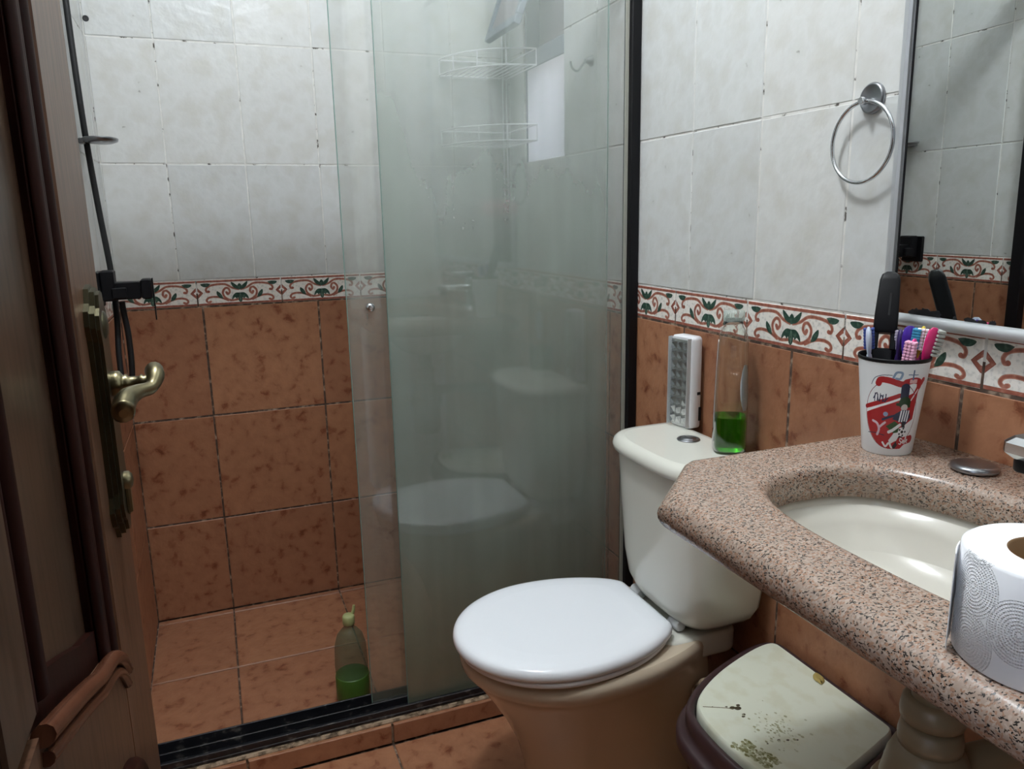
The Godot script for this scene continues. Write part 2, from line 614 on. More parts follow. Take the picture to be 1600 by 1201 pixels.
func tiles(called: String, parent: Node, B: Basis, origin: Vector3, us: Array, vs: Array, gap: float, mats: Array, holes := [], full := 0.0) -> void:
	for i in us.size() - 1:
		for j in vs.size() - 1:
			var rect := Rect2(us[i], vs[j], us[i + 1] - us[i], vs[j + 1] - vs[j])
			if rect.size.x < gap * 2 or rect.size.y < gap * 2: continue
			var pieces := [rect]
			for hole: Rect2 in holes:
				var next := []
				for p: Rect2 in pieces:
					if not p.intersects(hole): next.append(p)
					else:
						var k := p.intersection(hole)
						if k.position.x > p.position.x + 0.012: next.append(Rect2(p.position.x, p.position.y, k.position.x - p.position.x, p.size.y))
						if k.end.x < p.end.x - 0.012: next.append(Rect2(k.end.x, p.position.y, p.end.x - k.end.x, p.size.y))
						if k.position.y > p.position.y + 0.012: next.append(Rect2(k.position.x, p.position.y, k.size.x, k.position.y - p.position.y))
						if k.end.y < p.end.y - 0.012: next.append(Rect2(k.position.x, k.end.y, k.size.x, p.end.y - k.end.y))
				pieces = next
			for p: Rect2 in pieces:
				var c := p.get_center()
				var u0 := 0.0; var u1 := 1.0
				if full > 0.0:
					if i == 0: u0 = 1.0 - p.size.x / full
					elif i == us.size() - 2: u1 = p.size.x / full
				var o := part(called, tile_mesh(p.size.x - gap, p.size.y - gap, 0.0016, u0, u1), mats[rng.randi() % mats.size()], parent)
				o.transform = Transform3D(B.rotated(B.y, rng.randf_range(-0.0025, 0.0025)), origin + B * Vector3(c.x, c.y, rng.randf_range(-0.0006, 0.0006)))


func steps(a: float, b: float, at: float, d: float) -> Array:     # a, the joints at + k d between a and b, then b
	var out := [a]
	var k := at + ceilf((a - at) / d) * d
	while k < b - 0.001:
		if k > a + 0.001: out.append(k)
		k += d
	out.append(b)
	return out


func room() -> void:
	var W := [M.white0, M.white1, M.white2]
	var T := [M.terra0, M.terra1, M.terra2, M.terra3]
	var vw := [0.9862, 1.2937, 1.6021, 1.911, 2.22, TOP]
	var vt := [0.0, 0.2918, 0.6008, 0.9126]
	var R := 0.0012            # how far the joints lie behind the tile faces
	var win := Rect2(0.115, 1.295, 0.273, 0.70)
	for side in ["back", "right", "left"]:
		var B := basis_of(side)
		var origin: Vector3 = {"back": Vector3.ZERO, "right": Vector3.ZERO, "left": Vector3(LEFT, 0, 0)}[side]
		var u0: float = {"back": LEFT, "right": 0.0, "left": -NEAR}[side]
		var u1: float = {"back": 0.0, "right": NEAR, "left": 0.0}[side]
		var w := thing("wall_" + side, {"back": "shower back wall, white tiles over a scrolled border and terracotta tiles", "right": "right wall behind toilet and mirror, white tiles, scrolled border, terracotta tiles", "left": "left wall carrying the black shower valve, white tiles, border, terracotta"}[side], "wall", Vector3.ZERO, "", "structure")
		# masonry, with the window opening left free on the right wall
		var holes := [win] if side == "right" else []
		for band in [[0.0, 0.9494, "grout_brown"], [0.9494, TOP, "grout_white"]]:
			var m := MB.new()
			var boxes := [Rect2(u0 - 0.1, band[0], u1 - u0 + 0.2, band[1] - band[0])]
			if side == "right":
				boxes = [Rect2(0, band[0], NEAR, band[1] - band[0])]
				if band[0] > 0.5:
					boxes = [Rect2(0, band[0], win.position.x, band[1] - band[0]), Rect2(win.end.x, band[0], NEAR - win.end.x, band[1] - band[0]), Rect2(win.position.x, band[0], win.size.x, win.position.y - band[0]), Rect2(win.position.x, win.end.y, win.size.x, band[1] - win.end.y)]
			elif side == "left":
				boxes = [Rect2(u0, band[0], u1 - u0, band[1] - band[0])]
			for b: Rect2 in boxes:
				m.xf = Transform3D(B, origin)
				m.cbox(Vector3(b.get_center().x, b.get_center().y, -R - 0.06), Vector3(b.size.x, b.size.y, 0.12), 0.0002)
			part("masonry", m.done(), M[band[2]], w)
		if side == "back":
			m_hole(w)
		# tiles
		var uw: Array = {"back": steps(u0, u1, -0.5806, 0.1985), "right": steps(u0, u1, 0.9762, 0.2018), "left": steps(u0, u1, -0.66, 0.2)}[side]
		var ut: Array = {"back": steps(u0, u1, -0.6113, 0.3142), "right": steps(u0, u1, 0.9637, 0.319), "left": steps(u0, u1, -0.93, 0.3142)}[side]
		var ud: Array = {"back": steps(u0, u1, -0.711, 0.2257), "right": steps(u0, u1, 0.93, 0.2325), "left": steps(u0, u1, -0.70, 0.2257)}[side]
		tiles("white_tile", w, B, origin, uw, vw, 0.0026, W, holes)
		tiles("border_tile", w, B, origin, ud, [0.9126, 0.9862], 0.003, [M.border], [], ud[2] - ud[1])
		tiles("terracotta_tile", w, B, origin, ut, vt, 0.004, T)
	# floor
	var fl := thing("floor", "terracotta tiled bathroom floor running under toilet, bin and into the shower", "floor", Vector3.ZERO, "", "structure")
	var m := MB.new()
	m.cbox(Vector3(LEFT / 2, -0.053, 1.7), Vector3(-LEFT + 0.2, 0.1, 3.6), 0.001)
	part("screed", m.done(), M.grout_brown, fl)
	var FB := basis_of("floor")
	tiles("floor_tile", fl, FB, Vector3.ZERO, steps(LEFT, 0.0, -0.6113, 0.3142), steps(-0.72, 0.0, -0.34, 0.3142), 0.004, T)
	tiles("floor_tile", fl, FB, Vector3.ZERO, steps(LEFT, 0.0, -0.615, 0.3142), steps(-2.9, -0.797, -1.02, 0.3142), 0.004, T)
	# ceiling
	m = MB.new()
	m.cbox(Vector3(LEFT / 2, TOP + 0.05, 1.7), Vector3(-LEFT + 0.24, 0.1, 3.64), 0.001)
	single("ceiling", m.done(), M.plaster, "plain white plastered ceiling above the whole bathroom", "ceiling", Vector3.ZERO, "", "structure")
	# near wall with the doorway, and the dim hall behind it
	m = MB.new()
	m.cbox(Vector3(-0.16, TOP / 2, NEAR + 0.06), Vector3(0.319, TOP - 0.002, 0.118), 0.001)
	m.cbox(Vector3(-0.727, 2.36, NEAR + 0.06), Vector3(0.81, 0.396, 0.118), 0.001)
	single("wall_near", m.done(), M.plaster, "plastered near wall with the open doorway the picture is taken from", "wall", Vector3.ZERO, "", "structure")
	m = MB.new()
	m.cbox(Vector3(LEFT / 2, TOP / 2, 3.44), Vector3(-LEFT + 0.2, TOP - 0.002, 0.1), 0.001)
	m.cbox(Vector3(0.05, TOP / 2, 2.93), Vector3(0.1, TOP - 0.002, 0.9), 0.001)
	m.cbox(Vector3(LEFT - 0.05, TOP / 2, 2.93), Vector3(0.1, TOP - 0.002, 0.9), 0.001)
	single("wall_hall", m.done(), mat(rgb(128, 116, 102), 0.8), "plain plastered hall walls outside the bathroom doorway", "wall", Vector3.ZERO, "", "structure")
	# shower curb
	var curb := thing("trim_1", "low shower curb of cement edged with terracotta strips under the black track", "curb", Vector3.ZERO, "", "structure")
	m = MB.new()
	m.cbox(Vector3(LEFT / 2, 0.025, 0.755), Vector3(-LEFT - 0.002, 0.058, 0.068), 0.004)
	part("core", m.done(), M.cement, curb)
	tiles("edge_tile", curb, Basis.IDENTITY, Vector3(0, 0, 0.797), steps(LEFT, 0.0, -0.615, 0.305), [0.0, 0.050], 0.005, T)


func m_hole(w: Node) -> void:
	var m := MB.new()
	m.xf = Transform3D(Basis(Vector3.RIGHT, PI / 2), Vector3(-1.1255, 1.641, 0.0008))
	m.lathe([[0.0075, 0.0], [0.0065, 0.0008], [0.004, 0.0002], [0.0, -0.0005]], 14)
	part("drill_hole", m.done(), M.rubber, w, Vector3.ZERO, "dark drill hole in the corner")


func build_lamp(at: Vector3) -> void:
	var t := thing("ceiling_lamp", "round white glass globe lamp on the ceiling in the middle of the room", "lamp", at)
	var m := MB.new()
	m.lathe([[0.06, 0.199], [0.06, 0.17], [0.04, 0.15], [0.03, 0.09]], 28)
	part("base", m.done(), M.white_plastic, t)
	m = MB.new()
	var pr := []
	for i in 17:
		var a := -PI / 2 + PI * i / 16.0
		pr.append([0.1 * cos(a), 0.1 * sin(a)])
	m.lathe(pr, 32)
	var e := mat(rgb(245, 245, 245), 0.3)
	e.emission_enabled = true
	e.emission = Color(0.95, 0.975, 1.0)
	e.emission_energy_multiplier = 4.0
	part("globe", m.done(), e, t)


# ---------------------------------------------------------------- DOOR (open, standing along the left wall)
func door() -> void:
	var t := thing("door_1", "dark varnished wooden door standing open on the left, moulded panels, brass lever", "door", Vector3(-1.0, 0, 1.44), "", "structure")
	t.position.x = -1.001
	var H := 2.06
	var wide := 0.82
	var m := MB.new()
	m.cbox(Vector3(-0.024, H / 2 + 0.012, wide / 2), Vector3(0.022, H, wide - 0.006), 0.001)
	part("panel", m.done(), M.wood_panel, t)
	for z in [[0.0, 0.160], [wide - 0.115, wide]]:
		m = MB.new()
		m.cbox(Vector3(-0.018, H / 2 + 0.012, (z[0] + z[1]) / 2), Vector3(0.036, H, z[1] - z[0]), 0.003)
		part("stile", m.done(), M.wood, t)
	m = MB.new()
	m.cbox(Vector3(-0.006, H - 0.05, (0.185 + wide - 0.115) / 2), Vector3(0.012, 0.13, wide - 0.3), 0.002)
	part("top_rail", m.done(), M.wood, t)
	m = MB.new()
	m.cbox(Vector3(-0.007, 0.12, (0.185 + wide - 0.115) / 2), Vector3(0.012, 0.21, wide - 0.302), 0.002)
	part("bottom_rail", m.done(), M.wood, t)
	# upright mouldings: dark, with two beads each; the two by the middle stand either side of a narrow muntin
	for z in [[0.161, 0.226, 0.76], [0.400, 0.440, 0.885], [0.500, 0.538, 0.875], [0.628, 0.704, 0.78]]:
		m = MB.new()
		var y0: float = z[2]; var y1 := H - 0.11
		var w: float = z[1] - z[0]
		m.cbox(Vector3(-0.011, (y0 + y1) / 2, (z[0] + z[1]) / 2), Vector3(0.01, y1 - y0, w), 0.002)
		var n := 3 if w > 0.05 else 2
		for i in n:
			var zc: float = z[0] + w * (i + 0.5) / n
			var ringa := []
			for y in [y0, y1]:
				var p := PackedVector3Array()
				for k in 13:
					var a := PI * k / 12.0
					p.append(Vector3(-0.0065 + sin(a) * (0.0065 if i % 2 == 0 else 0.004), y, zc - cos(a) * w / n * 0.48))
				ringa.append(p)
			m.loft(ringa)
		part("moulding", m.done(), M.wood_dark, t)
	m = MB.new()
	m.cbox(Vector3(-0.006, 1.42, 0.47), Vector3(0.012, 1.06, 0.059), 0.002)
	part("muntin", m.done(), M.wood_panel, t)
	# the arched rail across the lower part, its double bead and the lower panel's dark edge
	var half := [[0.162, 0.752], [0.185, 0.776], [0.223, 0.797], [0.279, 0.815], [0.327, 0.835], [0.386, 0.858], [0.426, 0.873], [0.445, 0.880]]
	var arc := half.duplicate()
	for i in range(half.size() - 1, -1, -1): arc.append([0.53 + (0.445 - half[i][0]) * 0.6, half[i][1]])
	var arcs := [half, arc.slice(half.size())]
	var poly := PackedVector2Array()
	for p in arc: poly.append(Vector2(-p[0], p[1]))
	for i in range(arc.size() - 1, -1, -1): poly.append(Vector2(-arc[i][0], arc[i][1] - 0.105))
	m = MB.new()
	m.xf = Transform3D(Basis(Vector3(0, 0, -1), Vector3.UP, Vector3(1, 0, 0)), Vector3.ZERO)
	m.prism(poly, -0.014, 0.0)
	part("arched_rail", m.done(), M.wood, t)
	for a in [[0.0, 0.0062, "wood_bead", 0], [-0.0135, 0.0042, "wood_bead", 0], [-0.105, 0.008, "wood_dark", 0], [0.0, 0.0062, "wood_bead", 1], [-0.0135, 0.0042, "wood_bead", 1], [-0.105, 0.008, "wood_dark", 1]]:
		m = MB.new()
		var path := []
		for p in arcs[a[3]]: path.append(Vector3(0.002, p[1] + a[0], p[0]))
		m.tube(curve3(path, 4), a[1], 10)
		part("arched_bead" if a[2] == "wood_bead" else "lower_moulding", m.done(), M[a[2]], t)
	# upper edge of the arch falls back to the panel
	poly = PackedVector2Array()
	for p in arc: poly.append(Vector2(-p[0], p[1] + 0.028))
	for i in range(arc.size() - 1, -1, -1): poly.append(Vector2(-arc[i][0], arc[i][1]))
	m = MB.new()
	m.xf = Transform3D(Basis(Vector3(0, 0, -1), Vector3.UP, Vector3(1, 0, 0)), Vector3.ZERO)
	m.prism(poly, -0.014, -0.007)
	part("arched_step", m.done(), M.wood_dark, t)
	# lock plate with a stepped, pointed outline
	var out := PackedVector2Array()
	for p in [[0.0, 0.119], [0.016, 0.116], [0.022, 0.104], [0.034, 0.098], [0.037, 0.085], [0.031, 0.072], [0.029, 0.0], [0.031, -0.072], [0.037, -0.085], [0.030, -0.1], [0.018, -0.106], [0.012, -0.117], [0.0, -0.12]]:
		out.append(Vector2(p[0], p[1]))
	for i in range(11, 0, -1): out.append(Vector2(-out[i].x, out[i].y))
	var plate := Node3D.new()
	plate.name = "lock_plate"
	plate.position = Vector3(0.0, 0.968, 0.082)
	t.add_child(plate)
	m = MB.new()
	m.xf = Transform3D(Basis(Vector3(0, 0, -1), Vector3.UP, Vector3(1, 0, 0)), Vector3.ZERO)
	m.prism(out, 0.0, 0.004)
	for k in [[0.86, 0.004, 0.008], [0.72, 0.008, 0.011]]:
		var q := PackedVector2Array()
		for p in out: q.append(Vector2(p.x * k[0], p.y * (0.82 + k[0] * 0.18)))
		m.prism(q, k[1], k[2])
	part("plate", m.done(), M.brass_dark, plate)
	m = MB.new()
	m.xf = Transform3D(Basis(Vector3.UP, Vector3(1, 0, 0), Vector3(0, 0, -1)), Vector3(0.011, 0.082, 0))
	m.lathe([[0.013, 0.0], [0.012, 0.0015], [0.008, 0.003], [0.0, 0.0033]], 20)
	part("boss", m.done(), M.brass_dark, plate)
	m = MB.new()
	m.xf = Transform3D(Basis(Vector3.UP, Vector3(1, 0, 0), Vector3(0, 0, -1)), Vector3(0.010, -0.066, 0.0))
	m.lathe([[0.009, 0.0], [0.009, 0.005], [0.006, 0.008], [0.0, 0.009]], 16)
	m.xf = Transform3D.IDENTITY
	m.cbox(Vector3(0.0125, -0.083, 0.0), Vector3(0.006, 0.03, 0.012), 0.002)
	part("keyhole_cover", m.done(), M.brass, plate)
	# lever: rose, spindle, curled handle
	var lev := Node3D.new()
	lev.name = "lever"
	lev.position = Vector3(0.010, 0.995, 0.080)
	t.add_child(lev)
	m = MB.new()
	m.xf = Transform3D(Basis(Vector3.UP, Vector3(1, 0, 0), Vector3(0, 0, -1)), Vector3.ZERO)
	m.lathe([[0.0115, 0.0], [0.012, 0.004], [0.0115, 0.008], [0.0085, 0.010], [0.0072, 0.011], [0.0082, 0.013], [0.0058, 0.015], [0.0054, 0.024], [0.0072, 0.026], [0.0055, 0.028], [0.007, 0.033]], 24)
	part("spindle", m.done(), M.brass, lev)
	m = MB.new()
	var pts := curve3([Vector3(0.0365, 0.007, -0.011), Vector3(0.0375, 0.003, 0.000), Vector3(0.034, -0.004, 0.012), Vector3(0.024, -0.005, 0.023), Vector3(0.016, -0.008, 0.034), Vector3(0.013, -0.013, 0.046), Vector3(0.0135, -0.017, 0.055)], 6)
	var rr := []
	for k in pts.size():
		var f := float(k) / (pts.size() - 1)
		rr.append(lerpf(0.0085, 0.0056, smoothstep(0.1, 0.35, f)) + 0.0042 * smoothstep(0.4, 0.8, f) - (0.006 if f >= 0.99 else 0.002 if f > 0.95 else 0.0))
	m.tube(pts, rr, 14, false, 1.2)
	part("handle", m.done(), M.brass, lev)


# ---------------------------------------------------------------- WINDOW in the right wall, inside the shower
func window() -> void:
	var t := thing("window_1", "small shower window with pale frosted lower pane and dark metal bars", "window", Vector3(0, 0, 0), "", "structure")
	var z0 := 0.1165; var z1 := 0.3865; var y0 := 1.2965; var y1 := 1.9935
	var dark := mat(rgb(120, 128, 142), 0.4)
	var m := MB.new()
	m.cbox(Vector3(0.03, 1.573, (z0 + z1) / 2), Vector3(0.052, 0.048, z1 - z0 - 0.024), 0.003)
	part("transom", m.done(), dark, t)
	for z in [z0 + 0.006, z1 - 0.004]:
		m = MB.new()
		m.cbox(Vector3(0.03, (y0 + y1) / 2, z), Vector3(0.05, y1 - y0, 0.011 if z < 0.2 else 0.007), 0.002)
		part("jamb", m.done(), dark, t)
	m = MB.new()
	m.cbox(Vector3(0.03, y1 - 0.011, (z0 + z1) / 2), Vector3(0.05, 0.02, z1 - z0 - 0.024), 0.002)
	part("head", m.done(), dark, t)
	var fr := mat(rgb(236, 228, 232), 0.5)
	fr.backlight_enabled = true
	fr.backlight = Color(0.8, 0.8, 0.8)
	m = MB.new()
	m.cbox(Vector3(0.008, (y0 + 1.549) / 2, (z0 + z1) / 2 + 0.002), Vector3(0.005, 1.549 - y0, z1 - z0 - 0.022), 0.001)
	part("frosted_pane", m.done(), fr, t, Vector3.ZERO, "pale pinkish frosted lower pane")
	var fr2 := mat(rgb(150, 142, 146), 0.6)
	fr2.backlight_enabled = true
	fr2.backlight = Color(0.25, 0.25, 0.26)
	m = MB.new()
	m.cbox(Vector3(0.048, 1.785, (z0 + z1) / 2), Vector3(0.005, 0.372, z1 - z0 - 0.024), 0.001)
	part("outer_pane", m.done(), fr2, t, Vector3.ZERO, "dull greyish pane in the upper opening")
	# tilted-in upper sash
	var s := Node3D.new()
	s.name = "sash"
	s.position = Vector3(0.0, 1.93, (z0 + z1) / 2)
	s.rotation.z = -0.36
	t.add_child(s)
	for b in [[Vector3(0, -0.01, 0), Vector3(0.018, 0.02, 0.228)], [Vector3(0, -0.325, 0), Vector3(0.018, 0.024, 0.228)], [Vector3(0, -0.166, -0.105), Vector3(0.018, 0.292, 0.018)], [Vector3(0, -0.166, 0.105), Vector3(0.018, 0.292, 0.018)]]:
		m = MB.new()
		m.cbox(b[0], b[1], 0.002)
		part("sash_bar", m.done(), dark, s)
	m = MB.new()
	m.cbox(Vector3(0, -0.166, 0), Vector3(0.004, 0.292, 0.19), 0.001)
	part("sash_pane", m.done(), fr2, s)


# ---------------------------------------------------------------- SHOWER SCREEN
func film_texture(sd: int, clean_top: float, dirty_low: float, streak: float, clear_side := 0.0) -> ImageTexture:
	var w := 320; var h := 640
	var im := Image.create(w, h, false, Image.FORMAT_RGBA8)
	var f := FastNoiseLite.new(); f.seed = sd; f.frequency = 0.007; f.fractal_octaves = 2
	var s := FastNoiseLite.new(); s.seed = sd + 1; s.frequency = 0.03; s.fractal_octaves = 3
	var d := FastNoiseLite.new(); d.seed = sd + 2; d.frequency = 0.25; d.fractal_octaves = 2
	for y in h:
		var v := float(y) / h          # 0 top, 1 bottom
		for x in w:
			var k := smoothstep(0.0, 0.52, v + f.get_noise_2d(x, y) * 0.05)
			var a := lerpf(clean_top, dirty_low, k)
			a += streak * s.get_noise_2d(x * 1.6, y * 0.10) * (0.25 + k)
			a += 0.10 * f.get_noise_2d(x * 1.5 + 500, y * 1.2) * (0.3 + k)
			a += 0.03 * d.get_noise_2d(x, y) * k
			if clear_side > 0.0: a = (a + 0.10 * (1.0 - smoothstep(0.05, 0.14, float(x) / w))) * lerpf(1.0, clear_side, smoothstep(0.87, 0.95, float(x) / w))
			var c := Color(0.945, 0.985, 0.965).lerp(Color(0.90, 0.88, 0.72), smoothstep(0.72, 1.0, v) * 0.8)
			im.set_pixel(x, y, Color(c.r, c.g, c.b, clampf(a, 0.02, 0.95)))
	return ImageTexture.create_from_image(im)


func film(c: Color, tex: Texture2D) -> StandardMaterial3D:
	var m := mat(c, 0.7)
	m.transparency = BaseMaterial3D.TRANSPARENCY_ALPHA
	m.albedo_texture = tex
	m.texture_repeat = false
	m.metallic_specular = 0.1
	return m


func sheet(x0: float, x1: float, y0: float, y1: float, z: float) -> ArrayMesh:
	var m := MB.new()
	m.group = -1
	m.quad(Vector3(x0, y0, z), Vector3(x0, y1, z), Vector3(x1, y1, z), Vector3(x1, y0, z), Vector2(0, 1), Vector2(0, 0), Vector2(1, 0), Vector2(1, 1))
	return m.done()


func shower_screen() -> void:
	var ztop := 1.70
	var t := thing("shower_screen", "black framed fixed shower glass, clouded with soap, next to the toilet tank", "shower screen")
	var m := MB.new()
	m.cbox(Vector3(-0.0125, (ztop + 0.086) / 2, 0.762), Vector3(0.023, ztop - 0.086, 0.036), 0.002)
	part("jamb", m.done(), M.black, t)
	m = MB.new()
	m.cbox(Vector3(LEFT + 0.0135, (ztop + 0.086) / 2, 0.762), Vector3(0.025, ztop - 0.086, 0.036), 0.002)
	part("jamb", m.done(), M.black, t)
	m = MB.new()
	m.cbox(Vector3(LEFT / 2, ztop + 0.022, 0.755), Vector3(-LEFT - 0.003, 0.044, 0.07), 0.003)
	part("header", m.done(), M.black, t)
	# track with three fins and two grooves
	m = MB.new()
	m.cbox(Vector3(LEFT / 2, 0.0585, 0.750), Vector3(-LEFT - 0.003, 0.007, 0.062), 0.001)
	for z in [[0.7215, 0.024], [0.7505, 0.018], [0.7785, 0.014]]:
		m.cbox(Vector3(LEFT / 2, 0.062 + z[1] / 2, z[0]), Vector3(-LEFT - 0.003, z[1], 0.004), 0.001)
	part("track", m.done(), M.rail, t)
	var pa := MB.new()
	pa.cbox(Vector3(-0.297, (0.066 + ztop) / 2, 0.7645), Vector3(0.546, ztop - 0.066, 0.006), 0.0005)
	var p := part("glass_pane", pa.done(), M.glass, t)
	part("soap_film", sheet(-0.570, -0.025, 0.067, ztop - 0.001, 0.7609), film(rgb(150, 157, 152), film_texture(61, 0.22, 0.77, 0.05, 0.45)), p, Vector3.ZERO, "cloudy soap film on the glass")
	m = MB.new()
	m.cbox(Vector3(-0.5705, (0.066 + ztop) / 2, 0.7645), Vector3(0.0008, ztop - 0.068, 0.0055), 0.0002)
	part("glass_edge", m.done(), M.glass_edge, p)
	m = MB.new()
	m.cbox(Vector3(-0.030, (0.09 + ztop) / 2, 0.769), Vector3(0.009, ztop - 0.09, 0.002), 0.0005)
	part("seal", m.done(), mat(rgb(150, 150, 140), 0.4), t)
	# sliding leaf behind it
	var s := thing("sliding_shower_door", "sliding glass shower leaf with small round knob, overlapping behind the fixed pane", "shower door")
	pa = MB.new()
	pa.cbox(Vector3(-0.352, (0.072 + ztop) / 2, 0.7355), Vector3(0.588, ztop - 0.072, 0.006), 0.0005)
	p = part("glass_pane", pa.done(), M.glass, s)
	part("soap_film", sheet(-0.645, -0.059, 0.073, ztop - 0.001, 0.7319), film(rgb(160, 157, 149), film_texture(71, 0.10, 0.46, 0.05)), p, Vector3.ZERO, "cloudy soap film on the glass")
	for x in [-0.6465, -0.0575]:
		m = MB.new()
		m.cbox(Vector3(x, (0.072 + ztop) / 2, 0.7355), Vector3(0.0014, ztop - 0.074, 0.0058), 0.0003)
		part("glass_edge", m.done(), M.glass_edge, p)
	var k := MB.new()
	k.xf = Transform3D(Basis(Vector3.RIGHT, Vector3(0, 0, 1), Vector3(0, -1, 0)), Vector3(-0.6, 0.965, 0.7386))
	k.lathe([[0.009, 0.0], [0.009, 0.004], [0.007, 0.008], [0.004, 0.009], [0.0, 0.0085]], 18)
	part("knob", k.done(), M.chrome, s)


# ---------------------------------------------------------------- TOILET
func egg(front: float, back: float, mid: float, half: float, cz: float, backhalf: float, n := 64) -> PackedVector2Array:
	# outline seen from above, front at low x, straight-cut back
	var p := PackedVector2Array()
	var tb := acos(clampf(backhalf / half, 0.0, 1.0))
	var k := n / 2
	var side := []
	for i in k + 1:
		var f := float(i) / k
		if f < 0.55:
			var a := PI - PI / 2 * (f / 0.55)
			side.append([mid + (mid - front) * cos(a), half * sin(a)])
		else:
			var a := tb * ((f - 0.55) / 0.45)
			side.append([mid + (back - mid) * sin(a) / sin(tb), half * cos(a)])
	var r := 0.011
	side = side.filter(func(q): return q[0] < back - r)
	var a0 := Vector2(side[-1][0], side[-1][1])
	var a1 := Vector2(back, backhalf)
	var a2 := Vector2(back, backhalf - r)
	for i in range(1, 9):
		var f := i / 8.0
		var q := a0.lerp(a1, f).lerp(a1.lerp(a2, f), f)
		side.append([q.x, q.y])
	k = side.size() - 1
	for i in k + 1: p.append(Vector2(side[i][0], cz - side[i][1]))
	for i in range(k, 0, -1): p.append(Vector2(side[i][0], cz + side[i][1]))
	return p


func toilet() -> void:
	var cz := 1.109
	var t := thing("toilet", "cream ceramic close-coupled toilet with white closed seat lid beside the shower", "toilet", Vector3.ZERO)
	# bowl: rim down to foot
	var rings := []
	var m := MB.new()
	for e in [[0.0, -0.415, -0.09, 0.105, 0.10], [0.03, -0.412, -0.09, 0.102, 0.098], [0.10, -0.418, -0.085, 0.104, 0.098], [0.17, -0.435, -0.08, 0.113, 0.098], [0.23, -0.462, -0.08, 0.128, 0.098], [0.28, -0.492, -0.08, 0.146, 0.098], [0.315, -0.514, -0.085, 0.157, 0.10], [0.332, -0.524, -0.088, 0.163, 0.10], [0.337, -0.533, -0.09, 0.168, 0.10], [0.345, -0.539, -0.09, 0.1705, 0.10], [0.358, -0.541, -0.09, 0.1715, 0.10], [0.367, -0.538, -0.092, 0.169, 0.099], [0.372, -0.53, -0.095, 0.162, 0.097]]:
		var o := egg(e[1], e[2], -0.34, e[3], cz, e[4])
		rings.append(m.flatring(o, e[0]))
	m.loft(rings)
	part("bowl", m.done(), M.ceramic_bowl, t)
	# deck between bowl and tank
	m = MB.new()
	var deck := rrect(0.165, 0.23, 0.03)
	var d2 := PackedVector2Array()
	for p in deck: d2.append(p + Vector2(-0.112, cz))
	m.slab(d2, 0.33, 0.376, 0.01, 0.008)
	part("deck", m.done(), M.ceramic, t)
	m = MB.new()
	m.slab(egg(-0.545, -0.170, -0.365, 0.167, cz, 0.092), 0.375, 0.386, 0.004, 0.004)
	part("seat", m.done(), M.seat, t)
	m = MB.new()
	rings = []
	var lid := egg(-0.552, -0.163, -0.362, 0.168, cz, 0.095)
	for e in [[0.387, 0.004], [0.388, 0.001], [0.391, 0.0], [0.398, 0.0005], [0.403, 0.003], [0.4065, 0.008], [0.409, 0.016], [0.4105, 0.03], [0.4115, 0.055]]:
		rings.append(m.flatring(lid, e[0], e[1]))
	m.loft(rings)
	part("lid", m.done(), M.seat, t)
	for s in [-1, 1]:
		m = MB.new()
		m.xf = Transform3D(Basis(Vector3.RIGHT, PI / 2), Vector3(-0.142, 0.388, cz + s * 0.07))
		m.lathe([[0.0, -0.016], [0.009, -0.016], [0.0105, -0.013], [0.0105, 0.013], [0.009, 0.016], [0.0, 0.016]], 16)
		part("hinge", m.done(), M.white_plastic, t)
	# tank: flat back, bowed front, tapering to the bottom
	cz = 1.122
	var tank := func(hw: float, depth: float) -> PackedVector2Array:
		var p := PackedVector2Array()
		p.append(Vector2(-0.012, cz - hw + 0.02)); p.append(Vector2(-0.016, cz - hw + 0.006)); p.append(Vector2(-0.026, cz - hw))
		for i in 25:
			var a := -PI / 2 + PI * i / 24.0
			var sx := pow(absf(cos(a)), 0.62)
			var sz := signf(sin(a)) * pow(absf(sin(a)), 0.62)
			p.append(Vector2(-0.075 - (depth - 0.075) * sx, cz + hw * sz))
		p.append(Vector2(-0.026, cz + hw)); p.append(Vector2(-0.016, cz + hw - 0.006)); p.append(Vector2(-0.012, cz + hw - 0.02))
		return p
	m = MB.new()
	rings = []
	for e in [[0.385, 0.085, 0.13], [0.39, 0.105, 0.142], [0.405, 0.122, 0.156], [0.43, 0.138, 0.166], [0.48, 0.148, 0.173], [0.58, 0.154, 0.180], [0.692, 0.158, 0.188]]:
		rings.append(m.flatring(tank.call(e[1], e[2]), e[0]))
	m.loft(rings)
	part("tank", m.done(), M.ceramic, t)
	m = MB.new()
	rings = []
	var tl: PackedVector2Array = tank.call(0.166, 0.200)
	for e in [[0.690, 0.004], [0.6925, 0.001], [0.700, 0.0], [0.708, 0.003], [0.7135, 0.009], [0.716, 0.018], [0.7175, 0.035]]:
		rings.append(m.flatring(tl, e[0], e[1]))
	m.loft(rings)
	part("tank_lid", m.done(), M.ceramic, t)
	m = MB.new()
	m.lathe([[0.022, 0.0], [0.022, 0.002], [0.020, 0.0035], [0.0165, 0.0035], [0.016, 0.002], [0.015, 0.002], [0.0145, 0.004], [0.0, 0.0045]], 28)
	m.cbox(Vector3(0, 0.0043, 0), Vector3(0.0012, 0.0012, 0.028), 0.0002)
	part("flush_button", m.done(), M.steel, t, Vector3(-0.075, 0.717, 1.102), "round chrome flush button")
	# ridge of cracked cement at the foot of the tank side
	m = MB.new()
	rings = []
	for e in [[0.0, 1.0], [0.1, 0.95], [0.22, 1.0], [0.28, 0.85], [0.30, 0.5]]:
		rings.append(m.flatring(rrect(0.055 * e[1], 0.05 * e[1], 0.012), e[0]))
	m.xf = Transform3D(Basis.IDENTITY, Vector3(-0.118, 0, cz + 0.125))
	m.loft(rings)
	part("cement_patch", m.done(), M.cement, t, Vector3.ZERO, "rough grey cement behind the bowl")


